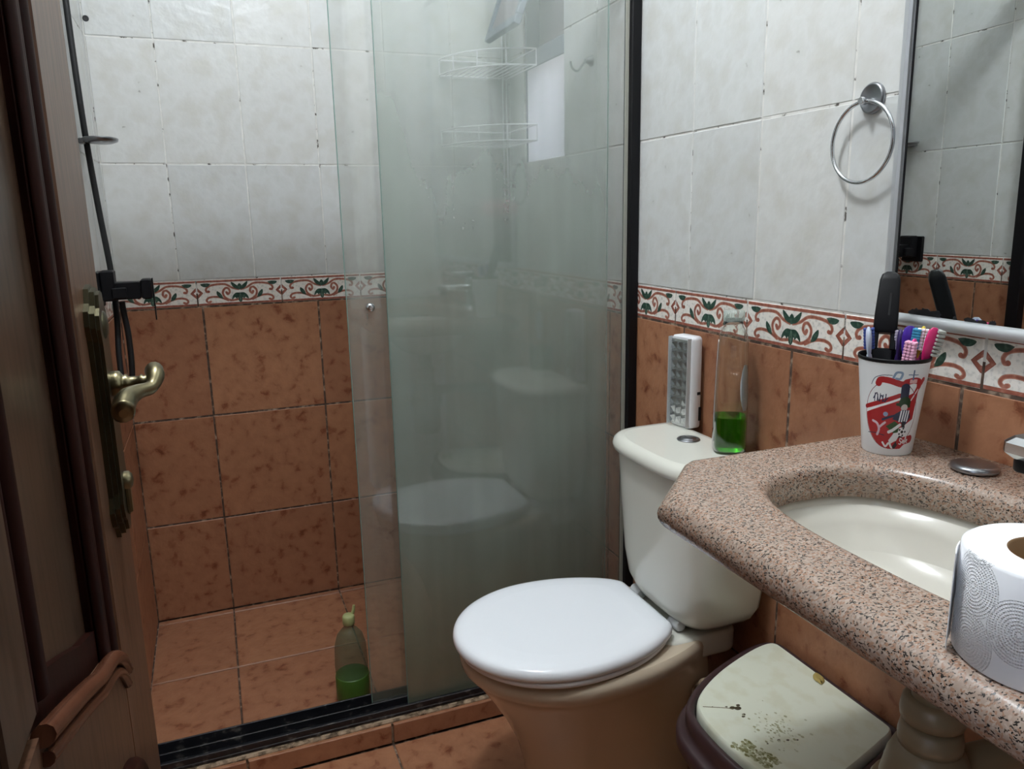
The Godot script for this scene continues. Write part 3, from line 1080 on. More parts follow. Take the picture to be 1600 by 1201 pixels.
# ---------------------------------------------------------------- COUNTER, BASIN, SIPHON, FAUCET
const HC := Vector2(-0.229, 1.812)

func superoval(a: float, rx: float, rz: float, e := 2.7) -> Vector2:
	var c := cos(a); var s := sin(a)
	var r := pow(pow(absf(c) / rx, e) + pow(absf(s) / rz, e), -1.0 / e)
	return Vector2(c, s) * r


func counter() -> void:
	var outer := [Vector2(-0.002, 1.484), Vector2(-0.340, 1.484), Vector2(-0.449, 1.592), Vector2(-0.449, NEAR - 0.004), Vector2(-0.002, NEAR - 0.004)]
	var angles := []
	for p in outer: angles.append(fposmod((p - HC).angle(), TAU))
	for i in 96:
		var a := TAU * i / 96.0
		if not angles.slice(0, 5).any(func(b): return absf(angle_difference(a, b)) < 0.02): angles.append(a)
	angles.sort()
	var edge := PackedVector2Array(); var hole := PackedVector2Array()
	var ray_out := func(q: Array, d: Vector2) -> Vector2:      # from the hole's centre to the outline
		var t := 1e9
		for i in 5:
			var e: Vector2 = q[(i + 1) % 5] - q[i]
			var k := d.cross(e)
			if absf(k) > 1e-9:
				var h: float = (q[i] - HC).cross(e) / k
				if h > 1e-6: t = minf(t, h)
		return HC + d * t
	for a in angles:
		edge.append(ray_out.call(outer, Vector2(cos(a), sin(a))))
		hole.append(HC + superoval(a, 0.125, 0.228))
	var y0 := 0.786; var y1 := 0.828
	var m := MB.new()
	var rings := []
	var push := func(poly: PackedVector2Array, y: float, inset: float) -> void: rings.append(m.flatring(poly, y, inset))
	push.call(hole, y0, -0.0)
	push.call(hole, y1 - 0.022, 0.0)
	for i in 6:
		var a := PI / 2 * i / 5.0
		push.call(hole, y1 - 0.016 * (1 - sin(a)), -0.016 * (1 - cos(a)))
	push.call(hole, y1, -0.019)
	var B := 0.020
	var rim := func(y: float, d: float) -> void:
		var q := [Vector2(-0.002, 1.484 + d), Vector2(-0.340 - d * 0.414, 1.484 + d), Vector2(-0.449 + d, 1.592 + d * 0.414), Vector2(-0.449 + d, NEAR - 0.004), Vector2(-0.002, NEAR - 0.004)]
		var r := PackedVector3Array()
		for a in angles:
			var h: Vector2 = ray_out.call(q, Vector2(cos(a), sin(a)))
			r.append(Vector3(h.x, y, h.y))
		rings.append(r)
	rim.call(y1, B + 0.004)
	for i in 13:
		var a := PI / 2 - PI * i / 12.0
		rim.call((y0 + y1) / 2 + (y1 - y0) / 2 * sin(a), B * (1 - cos(a)))
	m.loft(rings, false, false, true, true)
	single("granite_countertop", m.done(), M.granite, "speckled pink and black granite counter with rounded edge and cut corner", "countertop")
	# basin
	var t := thing("basin", "cream oval undermount washbasin set below the granite counter", "sink", Vector3(HC.x, 0.0, HC.y))
	m = MB.new()
	rings = []
	for e in [[0.2, 0.690], [0.40, 0.691], [0.62, 0.700], [0.80, 0.722], [0.92, 0.756], [0.99, 0.776], [1.06, 0.780], [1.07, 0.785], [1.02, 0.785], [1.0, 0.780], [0.95, 0.760], [0.87, 0.736], [0.74, 0.716], [0.55, 0.705], [0.3, 0.701], [0.14, 0.700]]:
		var r := PackedVector3Array()
		for i in 64:
			var p := superoval(TAU * i / 64.0, 0.129 * e[0], 0.232 * e[0], 2.7 - 0.4 * (1.0 - e[0]))
			r.append(Vector3(p.x, e[1], p.y))
		rings.append(r)
	m.loft(rings)
	part("bowl", m.done(), M.basin, t)
	m = MB.new()
	m.lathe([[0.012, 0.7015], [0.02, 0.7025], [0.024, 0.7015], [0.024, 0.700]], 24)
	part("drain_ring", m.done(), M.chrome, t)
	# siphon
	t = thing("siphon", "ivory plastic bottle trap under the washbasin behind the bin", "drain trap", Vector3(-0.232, 0.0, 1.79))
	m = MB.new()
	m.lathe([[0.022, 0.48], [0.022, 0.689]], 20)
	part("tailpiece", m.done(), M.ivory_plastic, t)
	for y in [0.628, 0.598]:
		m = MB.new()
		m.lathe([[0.023, y - 0.014], [0.031, y - 0.013], [0.032, y - 0.004], [0.030, y + 0.008], [0.027, y + 0.011], [0.023, y + 0.012]], 24)
		part("nut", m.done(), M.ivory_plastic, t)
	m = MB.new()
	m.lathe([[0.02, 0.40], [0.043, 0.405], [0.047, 0.42], [0.046, 0.54], [0.041, 0.565], [0.034, 0.582], [0.028, 0.586]], 28)
	m.lathe([[0.053, 0.505], [0.055, 0.51], [0.055, 0.527], [0.052, 0.532], [0.047, 0.533]], 28)
	part("trap", m.done(), M.ivory_plastic, t)
	m = MB.new()
	m.tube(curve3([Vector3(0.02, 0.55, 0.0), Vector3(0.1, 0.55, 0.01), Vector3(0.16, 0.545, 0.02), Vector3(0.232, 0.54, 0.02)], 5), 0.017, 14)
	part("waste_pipe", m.done(), M.ivory_plastic, t)
	# faucet
	t = thing("faucet", "chrome basin faucet at the right edge, spout reaching out over the washbasin", "faucet", Vector3(-0.050, 0.828, 1.802))
	m = MB.new()
	m.lathe([[0.028, 0.0], [0.028, 0.004], [0.022, 0.008], [0.020, 0.012], [0.020, 0.1], [0.022, 0.104], [0.021, 0.11], [0.012, 0.114]], 28)
	part("body", m.done(), M.chrome, t)
	m = MB.new()
	m.cbox(Vector3(-0.055, 0.076, 0.0), Vector3(0.13, 0.022, 0.038), 0.006)
	part("spout", m.done(), M.chrome, t)
	m = MB.new()
	m.lathe([[0.0115, 0.052], [0.0125, 0.054], [0.0125, 0.065]], 20)
	part("aerator", m.done(), M.black, t, Vector3(-0.102, 0, 0))
	m = MB.new()
	m.cbox(Vector3(-0.03, 0.127, 0.0), Vector3(0.085, 0.01, 0.02), 0.004)
	m.lathe([[0.011, 0.11], [0.011, 0.125]], 16)
	part("lever", m.done(), M.chrome, t)


# ---------------------------------------------------------------- MIRROR
func mirror() -> void:
	var t := thing("mirror", "large wall mirror in a slim silver aluminium frame above the counter", "mirror", Vector3(-0.001, 0.985, 1.478))
	var W := 0.80; var H := 0.95
	t.rotation = Vector3(0, 0, 0)
	t.basis = Basis(Vector3.UP, -0.033) * Basis(Vector3.BACK, 0.008)
	var gl := mat(rgb(222, 226, 224), 0.0, 1.0)
	var m := MB.new()
	m.cbox(Vector3(-0.007, H / 2 + 0.005, W / 2), Vector3(0.004, H - 0.012, W - 0.012), 0.0004)
	part("looking_glass", m.done(), gl, t)
	m = MB.new()
	m.cbox(Vector3(-0.003, H / 2 + 0.005, W / 2), Vector3(0.003, H - 0.012, W - 0.012), 0.0004)
	part("backing", m.done(), mat(rgb(70, 62, 55), 0.8), t)
	for e in [[Vector3(-0.009, H / 2, 0.006), Vector3(0.016, H, 0.0125)], [Vector3(-0.009, H / 2, W - 0.006), Vector3(0.016, H, 0.0125)]]:
		m = MB.new()
		m.cbox(e[0], e[1], 0.003)
		part("frame_bar", m.done(), M.alu, t)
	for y in [0.006, H - 0.006]:
		m = MB.new()
		m.tube(PackedVector3Array([Vector3(-0.0095, y, 0.002), Vector3(-0.0095, y, W - 0.002)]), 0.0085, 16)
		part("frame_bar", m.done(), M.alu, t)
	m = MB.new()
	m.cbox(Vector3(-0.0094, H / 2, 0.0150), Vector3(0.001, H - 0.03, 0.003), 0.0003)
	part("dark_edge", m.done(), M.black, t)
	# black spots where the silver has gone along the bottom
	for s in [[0.052, 0.017, 0.010, 0.006], [0.066, 0.0165, 0.011, 0.0075], [0.076, 0.0165, 0.007, 0.005], [0.086, 0.0165, 0.008, 0.006], [0.138, 0.0155, 0.008, 0.004], [0.153, 0.015, 0.006, 0.004], [0.168, 0.0155, 0.004, 0.0045], [0.115, 0.0155, 0.003, 0.003]]:
		var poly := PackedVector2Array()
		for i in 18:
			var a := TAU * i / 18.0
			var r := 1.0 + 0.35 * sin(a * 5 + s[0] * 90) * cos(a * 3 + s[0] * 40)
			poly.append(Vector2(-s[0] + s[2] * r * cos(a), s[1] + s[3] * r * sin(a)))
		m = MB.new()
		m.xf = Transform3D(Basis(Vector3(0, 0, -1), Vector3.UP, Vector3(1, 0, 0)), Vector3.ZERO)
		m.prism(poly, -0.0094, -0.0088)
		part("dark_spot", m.done(), M.rubber, t)


# ---------------------------------------------------------------- BIN
func bin() -> void:
	var base := PackedVector2Array()
	for q in curve([[-0.012, 1.325], [-0.014, 1.309], [-0.026, 1.298], [-0.055, 1.299], [-0.107, 1.314], [-0.170, 1.339], [-0.225, 1.371], [-0.254, 1.400], [-0.266, 1.432], [-0.270, 1.480], [-0.268, 1.530], [-0.262, 1.572], [-0.243, 1.604], [-0.205, 1.620], [-0.150, 1.612], [-0.100, 1.598], [-0.055, 1.584], [-0.026, 1.574], [-0.014, 1.562], [-0.012, 1.546]], 4):
		base.append(Vector2(q[0], q[1]))
	var t := thing("waste_bin", "cream plastic waste bin with dark brown rim and stained flat lid under the counter", "bin")
	var m := MB.new()
	var rings := []
	for e in [[0.0, 0.028], [0.006, 0.022], [0.18, 0.010], [0.335, 0.0]]: rings.append(m.flatring(base, e[0], e[1]))
	m.loft(rings)
	part("body", m.done(), mat(rgb(214, 188, 128), 0.4), t)
	m = MB.new()
	rings = []
	for e in [[0.318, -0.002], [0.320, -0.022], [0.328, -0.026], [0.343, -0.026], [0.349, -0.021], [0.349, -0.012], [0.362, -0.012], [0.374, -0.012], [0.380, -0.0095], [0.382, -0.006], [0.381, -0.001], [0.374, 0.002], [0.36, 0.003]]:
		var r := m.flatring(base, e[0], e[1])
		for i in r.size(): r[i].x = minf(r[i].x, -0.004)
		rings.append(r)
	m.loft(rings)
	part("rim", m.done(), mat(rgb(62, 44, 46), 0.33), t, Vector3.ZERO, "dark brown plastic rim")
	# lid with stains printed by dirt
	var c := Canvas.new(512, 512, rgb(222, 226, 208))
	var f := FastNoiseLite.new(); f.seed = 8; f.frequency = 0.012
	for y in 512:
		for x in 512:
			var k := clampf(f.get_noise_2d(x, y) * 0.5, 0.0, 0.2)
			c.im.set_pixel(x, y, rgb(222, 226, 208).lerp(rgb(196, 190, 150), k))
	var dk := rgb(70, 62, 44)
	# u runs along z 1.28..1.64, v along x -0.28..0
	var S := func(x: float, z: float) -> Array: return [(z - 1.28) / 0.36, (x + 0.28) / 0.28]
	for p in [[-0.205, 1.432, 0.010], [-0.198, 1.436, 0.012], [-0.193, 1.430, 0.007], [-0.199, 1.452, 0.006], [-0.203, 1.456, 0.006], [-0.212, 1.426, 0.004], [-0.232, 1.418, 0.003], [-0.19, 1.52, 0.005], [-0.178, 1.525, 0.005], [-0.16, 1.51, 0.004], [-0.165, 1.53, 0.004], [-0.21, 1.52, 0.003]]:
		var q: Array = S.call(p[0], p[1])
		c.dot(q[0], q[1], p[2] * 1.0, dk, p[2] * 1.7)
	c.line([S.call(-0.205, 1.434), S.call(-0.222, 1.424), S.call(-0.245, 1.412)], 0.005, rgb(110, 100, 74))
	var mold := rgb(110, 108, 58)
	var rr := RandomNumberGenerator.new(); rr.seed = 4
	for i in 160:
		var z := rr.randf_range(1.50, 1.56)
		var q: Array = S.call(-0.262 + rr.randf() * 0.03 + (z - 1.50) * 0.3, z)
		c.dot(q[0], q[1], rr.randf_range(0.002, 0.010), mold.lerp(rgb(222, 226, 208), rr.randf() * 0.7))
	for i in 120:
		var q: Array = S.call(-0.175 + rr.randfn(0, 0.018), 1.50 + rr.randfn(0, 0.02))
		c.dot(q[0], q[1], rr.randf_range(0.002, 0.008), mold.lerp(rgb(222, 226, 208), 0.35 + rr.randf() * 0.6))
	var lm := mat(Color.WHITE, 0.3)
	lm.albedo_texture = c.tex()
	lm.texture_repeat = false
	m = MB.new()
	rings = []
	for e in [[0.366, 0.0045], [0.380, 0.0045], [0.3845, 0.0052], [0.3872, 0.0062], [0.389, 0.0082]]:
		var r := m.flatring(base, e[0], e[1])
		rings.append(r)
	m.loft(rings)
	for i in m.v.size(): m.uv[i] = Vector2((m.v[i].z - 1.28) / 0.36, (m.v[i].x + 0.28) / 0.28)
	part("lid", m.done(), lm, t, Vector3.ZERO, "pale lid with dark and greenish stains")
	# dry leaf on the lid's edge
	m = MB.new()
	var lf := curve([[-0.016, 0.0], [-0.006, 0.008], [0.006, 0.0085], [0.017, 0.001], [0.010, -0.006], [-0.002, -0.0085], [-0.010, -0.004], [-0.016, 0.0]], 3)
	var pl := PackedVector2Array()
	for q in lf.slice(0, -1): pl.append(Vector2(q[0], q[1]))
	m.xf = Transform3D(Basis(Vector3.UP, 1.1) * Basis(Vector3.RIGHT, 0.06), Vector3.ZERO)
	rings = []
	for e in [[0.0, 0.0], [0.0012, 0.0008], [0.0026, 0.004]]: rings.append(m.flatring(pl, e[0], e[1]))
	m.loft(rings)
	single("dry_leaf", m.done(), mat(rgb(170, 150, 86), 0.8), "small dry yellow leaf lying on the bin lid by the wall", "leaf", Vector3(-0.030, 0.3905, 1.425))


# ---------------------------------------------------------------- THINGS IN THE SHOWER
func shower_things() -> void:
	# valve on the left wall
	var t := thing("shower_valve", "matte black square shower valve with thin hanging lever on the left wall", "shower valve", Vector3(LEFT, 0.996, 0.385))
	var m := MB.new()
	m.cbox(Vector3(0.006, 0.004, 0), Vector3(0.011, 0.078, 0.078), 0.002)
	part("flange", m.done(), M.black, t)
	m = MB.new()
	m.cbox(Vector3(0.026, 0.012, 0.0), Vector3(0.028, 0.066, 0.05), 0.003)
	part("collar", m.done(), M.black, t)
	m = MB.new()
	m.cbox(Vector3(0.063, 0.0, 0.0), Vector3(0.052, 0.038, 0.038), 0.002)
	m.cbox(Vector3(0.048, -0.004, 0.025), Vector3(0.030, 0.024, 0.012), 0.002)
	part("body", m.done(), M.black, t)
	m = MB.new()
	m.cbox(Vector3(0.102, 0.002, 0.0), Vector3(0.022, 0.044, 0.044), 0.003)
	part("knob", m.done(), M.black, t)
	m = MB.new()
	m.cbox(Vector3(0.1145, -0.022, 0.0), Vector3(0.0025, 0.094, 0.016), 0.0006)
	part("lever", m.done(), M.black, t)
	# hose: rises from below the valve past the soap dish
	m = MB.new()
	m.tube(curve3([Vector3(-1.088, 0.970, 0.365), Vector3(-1.087, 0.945, 0.365), Vector3(-1.083, 0.89, 0.365), Vector3(-1.085, 0.808, 0.365), Vector3(-1.095, 0.765, 0.363), Vector3(-1.107, 0.784, 0.360), Vector3(-1.109, 0.85, 0.350), Vector3(-1.105, 0.93, 0.338), Vector3(-1.106, 1.03, 0.328), Vector3(-1.1155, 1.182, 0.325), Vector3(-1.1225, 1.329, 0.325), Vector3(-1.1255, 1.468, 0.325), Vector3(-1.1265, 1.600, 0.325), Vector3(-1.1265, 1.78, 0.325)], 6), 0.0066, 10)
	single("shower_hose", m.done(), M.rubber, "thick black shower hose looping under the valve and rising up the left wall", "hose")
	# soap dish
	t = thing("soap_dish", "small oval metal soap dish on the left wall, crossing the black hose", "soap dish", Vector3(LEFT, 1.312, 0.350))
	m = MB.new()
	var rings := []
	for e in [[0.3, 0.0], [0.7, 0.001], [0.95, 0.005], [1.0, 0.010], [0.97, 0.011], [0.9, 0.006], [0.6, 0.003]]:
		var r := PackedVector3Array()
		for i in 36:
			var a := TAU * i / 36.0
			r.append(Vector3(0.042 + 0.036 * e[0] * cos(a), e[1], 0.055 * e[0] * sin(a)))
		rings.append(r)
	m.loft(rings)
	part("dish", m.done(), M.steel, t)
	m = MB.new()
	m.cbox(Vector3(0.006, 0.005, 0.0), Vector3(0.012, 0.012, 0.03), 0.002)
	part("bracket", m.done(), M.steel, t)
	# corner caddy of white wire
	t = thing("shower_caddy", "three-tier white wire corner caddy seen through the cloudy shower glass", "caddy")
	for a in [[-0.016, 0.016], [-0.026, 0.012]]:
		m = MB.new()
		m.tube(PackedVector3Array([Vector3(a[0], 1.02, a[1]), Vector3(a[0], 1.68, a[1])]), 0.0022, 8)
		part("pole", m.done(), M.wire, t)
	for y in [1.545, 1.348, 1.138]:
		var shelf := Node3D.new()
		shelf.name = "shelf"
		shelf.position = Vector3(0, y, 0)
		t.add_child(shelf, true)
		for dy in [0.0, 0.042]:
			m = MB.new()
			var path := []
			for i in 15:
				var a := PI / 2 * i / 14.0
				path.append(Vector3(-0.012 - 0.21 * cos(a), dy, 0.012 + 0.225 * sin(a)))
			m.tube(curve3(path, 2), 0.0022, 8)
			m.tube(PackedVector3Array([path[0], Vector3(-0.012, dy, 0.012), path[-1]]), 0.0020, 8)
			part("rim_wire", m.done(), M.wire, shelf)
		for i in 5:
			m = MB.new()
			var a := PI / 2 * i / 4.0
			var p := Vector3(-0.012 - 0.21 * cos(a), 0, 0.012 + 0.225 * sin(a))
			m.tube(PackedVector3Array([p, p + Vector3(0, 0.042, 0)]), 0.0018, 8)
			part("upright", m.done(), M.wire, shelf)
		for i in 11:
			var x := -0.03 - 0.0175 * i
			var zz := 0.012 + 0.225 * sqrt(maxf(0.0, 1.0 - pow((x + 0.012) / 0.21, 2)))
			m = MB.new()
			m.tube(PackedVector3Array([Vector3(x, 0, 0.012), Vector3(x, 0, zz)]), 0.0016, 6)
			part("rack_wire", m.done(), M.wire, shelf)
	m = MB.new()
	rings = []
	for e in [[0.0, 0.75], [0.01, 1.0], [0.028, 1.0], [0.042, 0.7], [0.047, 0.4]]:
		var r := PackedVector3Array()
		for i in 24:
			var a := TAU * i / 24.0
			var k: float = e[1] * (1.0 + 0.08 * sin(a * 5.0))
			r.append(Vector3(0.056 * k * cos(a), e[0], 0.03 * k * sin(a)))
		rings.append(r)
	m.loft(rings)
	single("bath_sponge", m.done(), mat(rgb(240, 204, 208), 0.95), "soft pink sponge on the lowest tier of the wire caddy", "sponge", Vector3(-0.088, 1.142, 0.13))
	# hook on the right wall
	t = thing("wall_hook", "small grey metal hook on the right shower wall behind the glass", "hook", Vector3(0, 1.50, 0.545))
	m = MB.new()
	m.xf = Transform3D(Basis(Vector3.BACK, PI / 2), Vector3.ZERO)
	m.lathe([[0.013, 0.0], [0.013, 0.004], [0.008, 0.008], [0.005, 0.018]], 18)
	part("base", m.done(), M.steel, t)
	m = MB.new()
	m.tube(curve3([Vector3(-0.014, 0, 0), Vector3(-0.026, -0.012, 0), Vector3(-0.038, -0.024, 0), Vector3(-0.052, -0.018, 0), Vector3(-0.056, -0.004, 0)], 5), 0.0028, 8)
	part("prong", m.done(), M.steel, t)
	# bottle on the shower floor
	t = thing("shampoo_bottle", "half-empty greenish bottle with pale flip cap standing on the shower floor", "bottle", Vector3(-0.668, 0, 0.60))
	m = MB.new()
	m.lathe([[0.03, 0.001], [0.037, 0.004], [0.040, 0.014], [0.040, 0.072], [0.0385, 0.074], [0.0, 0.074]], 28)
	part("liquid", m.done(), mat(rgb(70, 104, 40), 0.35), t, Vector3.ZERO, "green liquid in the lower half")
	var gp := pane(Color(0.36, 0.46, 0.36, 0.45))
	gp.roughness = 0.3
	m = MB.new()
	m.lathe([[0.0385, 0.075], [0.0395, 0.10], [0.037, 0.15], [0.030, 0.175], [0.018, 0.190], [0.012, 0.195], [0.012, 0.203]], 28, false, true)
	part("upper_body", m.done(), gp, t)
	m = MB.new()
	m.lathe([[0.0135, 0.203], [0.0145, 0.205], [0.0145, 0.222], [0.012, 0.226], [0.0, 0.227]], 22)
	part("cap", m.done(), mat(rgb(178, 184, 128), 0.4), t)
	m = MB.new()
	m.tube(curve3([Vector3(0.008, 0.220, -0.004), Vector3(0.013, 0.232, -0.004), Vector3(0.015, 0.246, -0.004)], 4), [0.0045, 0.0044, 0.0043, 0.0042, 0.004, 0.0038, 0.0036, 0.0034, 0.003], 10)
	part("spout", m.done(), mat(rgb(178, 184, 128), 0.4), t)


# ---------------------------------------------------------------- TOWEL RING
func wall_things() -> void:
	var t := thing("towel_ring", "chrome towel ring hanging from a round base beside the mirror", "towel ring", Vector3(0, 1.293, 1.418))
	var m := MB.new()
	m.xf = Transform3D(Basis(Vector3.BACK, PI / 2), Vector3.ZERO)
	m.lathe([[0.0215, 0.0], [0.0215, 0.003], [0.020, 0.0055], [0.018, 0.006], [0.0165, 0.005], [0.0, 0.005]], 36)
	part("base", m.done(), M.steel, t)
	m = MB.new()
	m.xf = Transform3D(Basis(Vector3.BACK, PI / 2), Vector3(0, -0.004, 0))
	m.lathe([[0.004, 0.004], [0.004, 0.014], [0.0055, 0.015], [0.0055, 0.023], [0.0045, 0.0245]], 18)
	part("stem", m.done(), M.chrome, t)
	m = MB.new()
	var path := PackedVector3Array()
	var R := 0.0555
	for i in 56:
		var a := TAU * i / 56.0
		path.append(Vector3(-0.0165, -0.060 + R * cos(a), R * sin(a)))
	m.tube(path, 0.0028, 12, true)
	part("ring", m.done(), M.chrome, t)


# ---------------------------------------------------------------- THINGS ON THE COUNTER
func cup_texture() -> ImageTexture:
	var white := rgb(226, 229, 231)
	var c := Canvas.new(1024, 512, white)
	var red := rgb(168, 34, 40)
	var navy := rgb(40, 46, 74)
	# the picture fills u 0.30..0.62; local picture coordinates 0..1 both ways
	var P := func(pts: Array) -> Array:
		var o := []
		for p in pts: o.append([0.455 + 0.31 * p[0], p[1]])
		return o
	var circ := []
	for i in 49: circ.append([0.55 + 0.46 * cos(TAU * i / 48.0), 0.56 + 0.36 * sin(TAU * i / 48.0)])
	# red lower left field inside the circle, cut by a slanted edge
	var field := []
	for i in 30:
		var a := PI * 0.98 - PI * 0.42 * i / 29.0
		field.append([0.55 + 0.45 * cos(a), 0.56 + 0.355 * sin(a)])
	field.append_array([[0.66, 0.72], [0.96, 0.60], [0.98, 0.30], [0.62, 0.40], [0.10, 0.56]])
	c.poly(P.call(field), red)
	c.line(P.call([[0.10, 0.50], [0.40, 0.42], [0.66, 0.35]]), 0.045, red)
	c.line(P.call([[0.08, 0.535], [0.42, 0.455], [0.66, 0.39]]), 0.018, white)
	c.line(P.call([[0.84, 0.44], [0.98, 0.26], [1.06, 0.20]]), 0.05, red)
	c.line(P.call([[0.86, 0.40], [1.0, 0.26]]), 0.014, white)
	c.line(P.call(circ), 0.006, rgb(120, 60, 70))
	# foot of the picture
	c.poly(P.call([[0.30, 0.86], [0.42, 0.80], [0.52, 0.81], [0.58, 0.87], [0.66, 0.84], [0.86, 0.80], [0.92, 0.84], [0.78, 0.92], [0.55, 0.925], [0.40, 0.90]]), red)
	c.line(P.call(curve([[0.44, 0.86], [0.50, 0.90], [0.56, 0.86], [0.62, 0.91], [0.70, 0.87]], 6)), 0.022, white)
	c.line(P.call([[0.14, 0.775], [0.30, 0.765], [0.46, 0.78]]), 0.008, navy)
	# banner with pale lettering strokes
	c.line(P.call(curve([[0.32, 0.24], [0.36, 0.20], [0.5, 0.205], [0.66, 0.235], [0.72, 0.23]], 6)), 0.062, red)
	c.line(P.call(curve([[0.74, 0.215], [0.86, 0.20], [0.96, 0.215], [0.98, 0.26]], 6)), 0.062, red)
	for i in 6: c.line(P.call([[0.80 + i * 0.022, 0.192], [0.80 + i * 0.022, 0.222]]), 0.012, rgb(226, 190, 190))
	c.line(P.call(curve([[0.20, 0.26], [0.26, 0.19], [0.38, 0.155], [0.52, 0.15]], 6)), 0.006, navy)
	c.line(P.call(curve([[0.24, 0.40], [0.30, 0.34], [0.33, 0.42], [0.38, 0.36], [0.42, 0.42], [0.48, 0.38]], 5)), 0.01, navy)
	for i in 5: c.line(P.call([[0.27 + 0.045 * i, 0.345 + 0.01 * (i % 2)], [0.26 + 0.045 * i, 0.425]]), 0.009, navy)
	c.line(P.call(curve([[0.54, 0.17], [0.58, 0.12], [0.66, 0.125], [0.64, 0.18], [0.58, 0.18]], 6)), 0.022, rgb(128, 150, 178))
	c.line(P.call([[0.84, 0.10], [0.84, 0.19]]), 0.014, rgb(90, 110, 140))
	c.line(P.call([[0.76, 0.14], [0.92, 0.145]]), 0.008, rgb(90, 110, 140))
	# a plain running player with a ball
	c.line(P.call([[0.74, 0.27], [0.74, 0.36]]), 0.085, navy)
	c.dot(0.455 + 0.31 * 0.76, 0.425, 0.062, rgb(30, 62, 36))
	c.line(P.call([[0.64, 0.44], [0.84, 0.46]]), 0.03, rgb(30, 62, 36))
	c.dot(0.455 + 0.31 * 0.76, 0.475, 0.036, rgb(200, 190, 186))
	c.poly(P.call([[0.62, 0.54], [0.72, 0.50], [0.86, 0.50], [0.90, 0.58], [0.82, 0.66], [0.70, 0.62], [0.58, 0.60]]), navy)
	for i in 4: c.line(P.call([[0.72 + i * 0.045, 0.51], [0.70 + i * 0.045, 0.62]]), 0.016, white)
	c.line(P.call([[0.66, 0.55], [0.52, 0.58], [0.42, 0.61]]), 0.026, navy)
	c.dot(0.455 + 0.31 * 0.46, 0.55, 0.025, rgb(140, 160, 190))
	c.poly(P.call([[0.48, 0.68], [0.62, 0.62], [0.72, 0.66], [0.70, 0.74], [0.62, 0.75]]), rgb(40, 76, 34))
	c.line(P.call([[0.78, 0.64], [0.80, 0.74], [0.72, 0.84], [0.66, 0.90]]), 0.04, rgb(34, 34, 40))
	c.line(P.call([[0.72, 0.66], [0.60, 0.72], [0.54, 0.74]]), 0.034, white)
	c.line(P.call(curve([[0.24, 0.64], [0.32, 0.66], [0.36, 0.72], [0.33, 0.78]], 5)), 0.026, rgb(206, 186, 198))
	c.line(P.call([[0.36, 0.70], [0.46, 0.64]]), 0.024, rgb(206, 186, 198))
	c.dot(0.455 + 0.31 * 0.78, 0.735, 0.048, white)
	c.dot(0.455 + 0.31 * 0.78, 0.735, 0.016, rgb(30, 30, 34))
	for i in 5: c.dot(0.455 + 0.31 * 0.78 + 0.019 * cos(TAU * i / 5.0), 0.735 + 0.038 * sin(TAU * i / 5.0), 0.010, rgb(30, 30, 34))
	# script on a red patch
	c.line(P.call([[0.76, 0.84], [0.98, 0.82]]), 0.085, red)
	for s in [[[0.80, 0.815], [0.765, 0.805], [0.76, 0.83], [0.79, 0.845], [0.785, 0.87], [0.75, 0.865]], [[0.81, 0.85], [0.845, 0.838], [0.83, 0.825], [0.815, 0.85], [0.845, 0.862]], [[0.85, 0.86], [0.885, 0.80], [0.87, 0.80], [0.872, 0.86]], [[0.89, 0.845], [0.925, 0.83], [0.905, 0.82], [0.895, 0.845], [0.925, 0.856]]]:
		c.line(P.call(curve(s, 5)), 0.011, white)
	return c.tex()


func brush(called: String, label: String, base: Vector3, tip: Vector3, c1: Color, c2: Color, bristle: Color, facing: Vector3, group := "toothbrushes in the cup", head := 0.028) -> void:
	var t := thing(called, label, "toothbrush", base, group)
	var d := tip - base
	var L := d.length()
	var y := d.normalized()
	var z := (facing - y * facing.dot(y)).normalized()
	var B := Basis(y.cross(z), y, z)
	var m := MB.new()
	m.xf = Transform3D(B, Vector3.ZERO)
	m.tube(PackedVector3Array([Vector3(0, 0, 0), Vector3(0, 0.01, 0), Vector3(0, L * 0.45, 0.001), Vector3(0, L - head - 0.012, 0), Vector3(0, L - head - 0.006, 0)]), [0.0035, 0.005, 0.0052, 0.0036, 0.003], 12)
	part("handle", m.done(), mat(c1, 0.3), t)
	m = MB.new()
	m.xf = Transform3D(B, Vector3.ZERO)
	m.tube(PackedVector3Array([Vector3(0, L - head - 0.012, 0), Vector3(0, L - head, 0), Vector3(0, L - head * 0.5, 0), Vector3(0, L - 0.004, 0), Vector3(0, L, 0)]), [0.0035, 0.0068, 0.0085, 0.007, 0.003], 12, false, 0.45)
	part("head", m.done(), mat(c2, 0.3), t)
	m = MB.new()
	m.xf = Transform3D(B, Vector3.ZERO)
	for i in 7:
		for j in 3:
			m.cbox(Vector3((j - 1) * 0.0046, L - head + 0.002 + i * (head - 0.006) / 6.0, 0.0075), Vector3(0.0040, 0.0034, 0.010), 0.0006)
	var o := part("bristles", m.done(), mat(bristle, 0.6), t)
	o.set_meta("kind", "stuff")


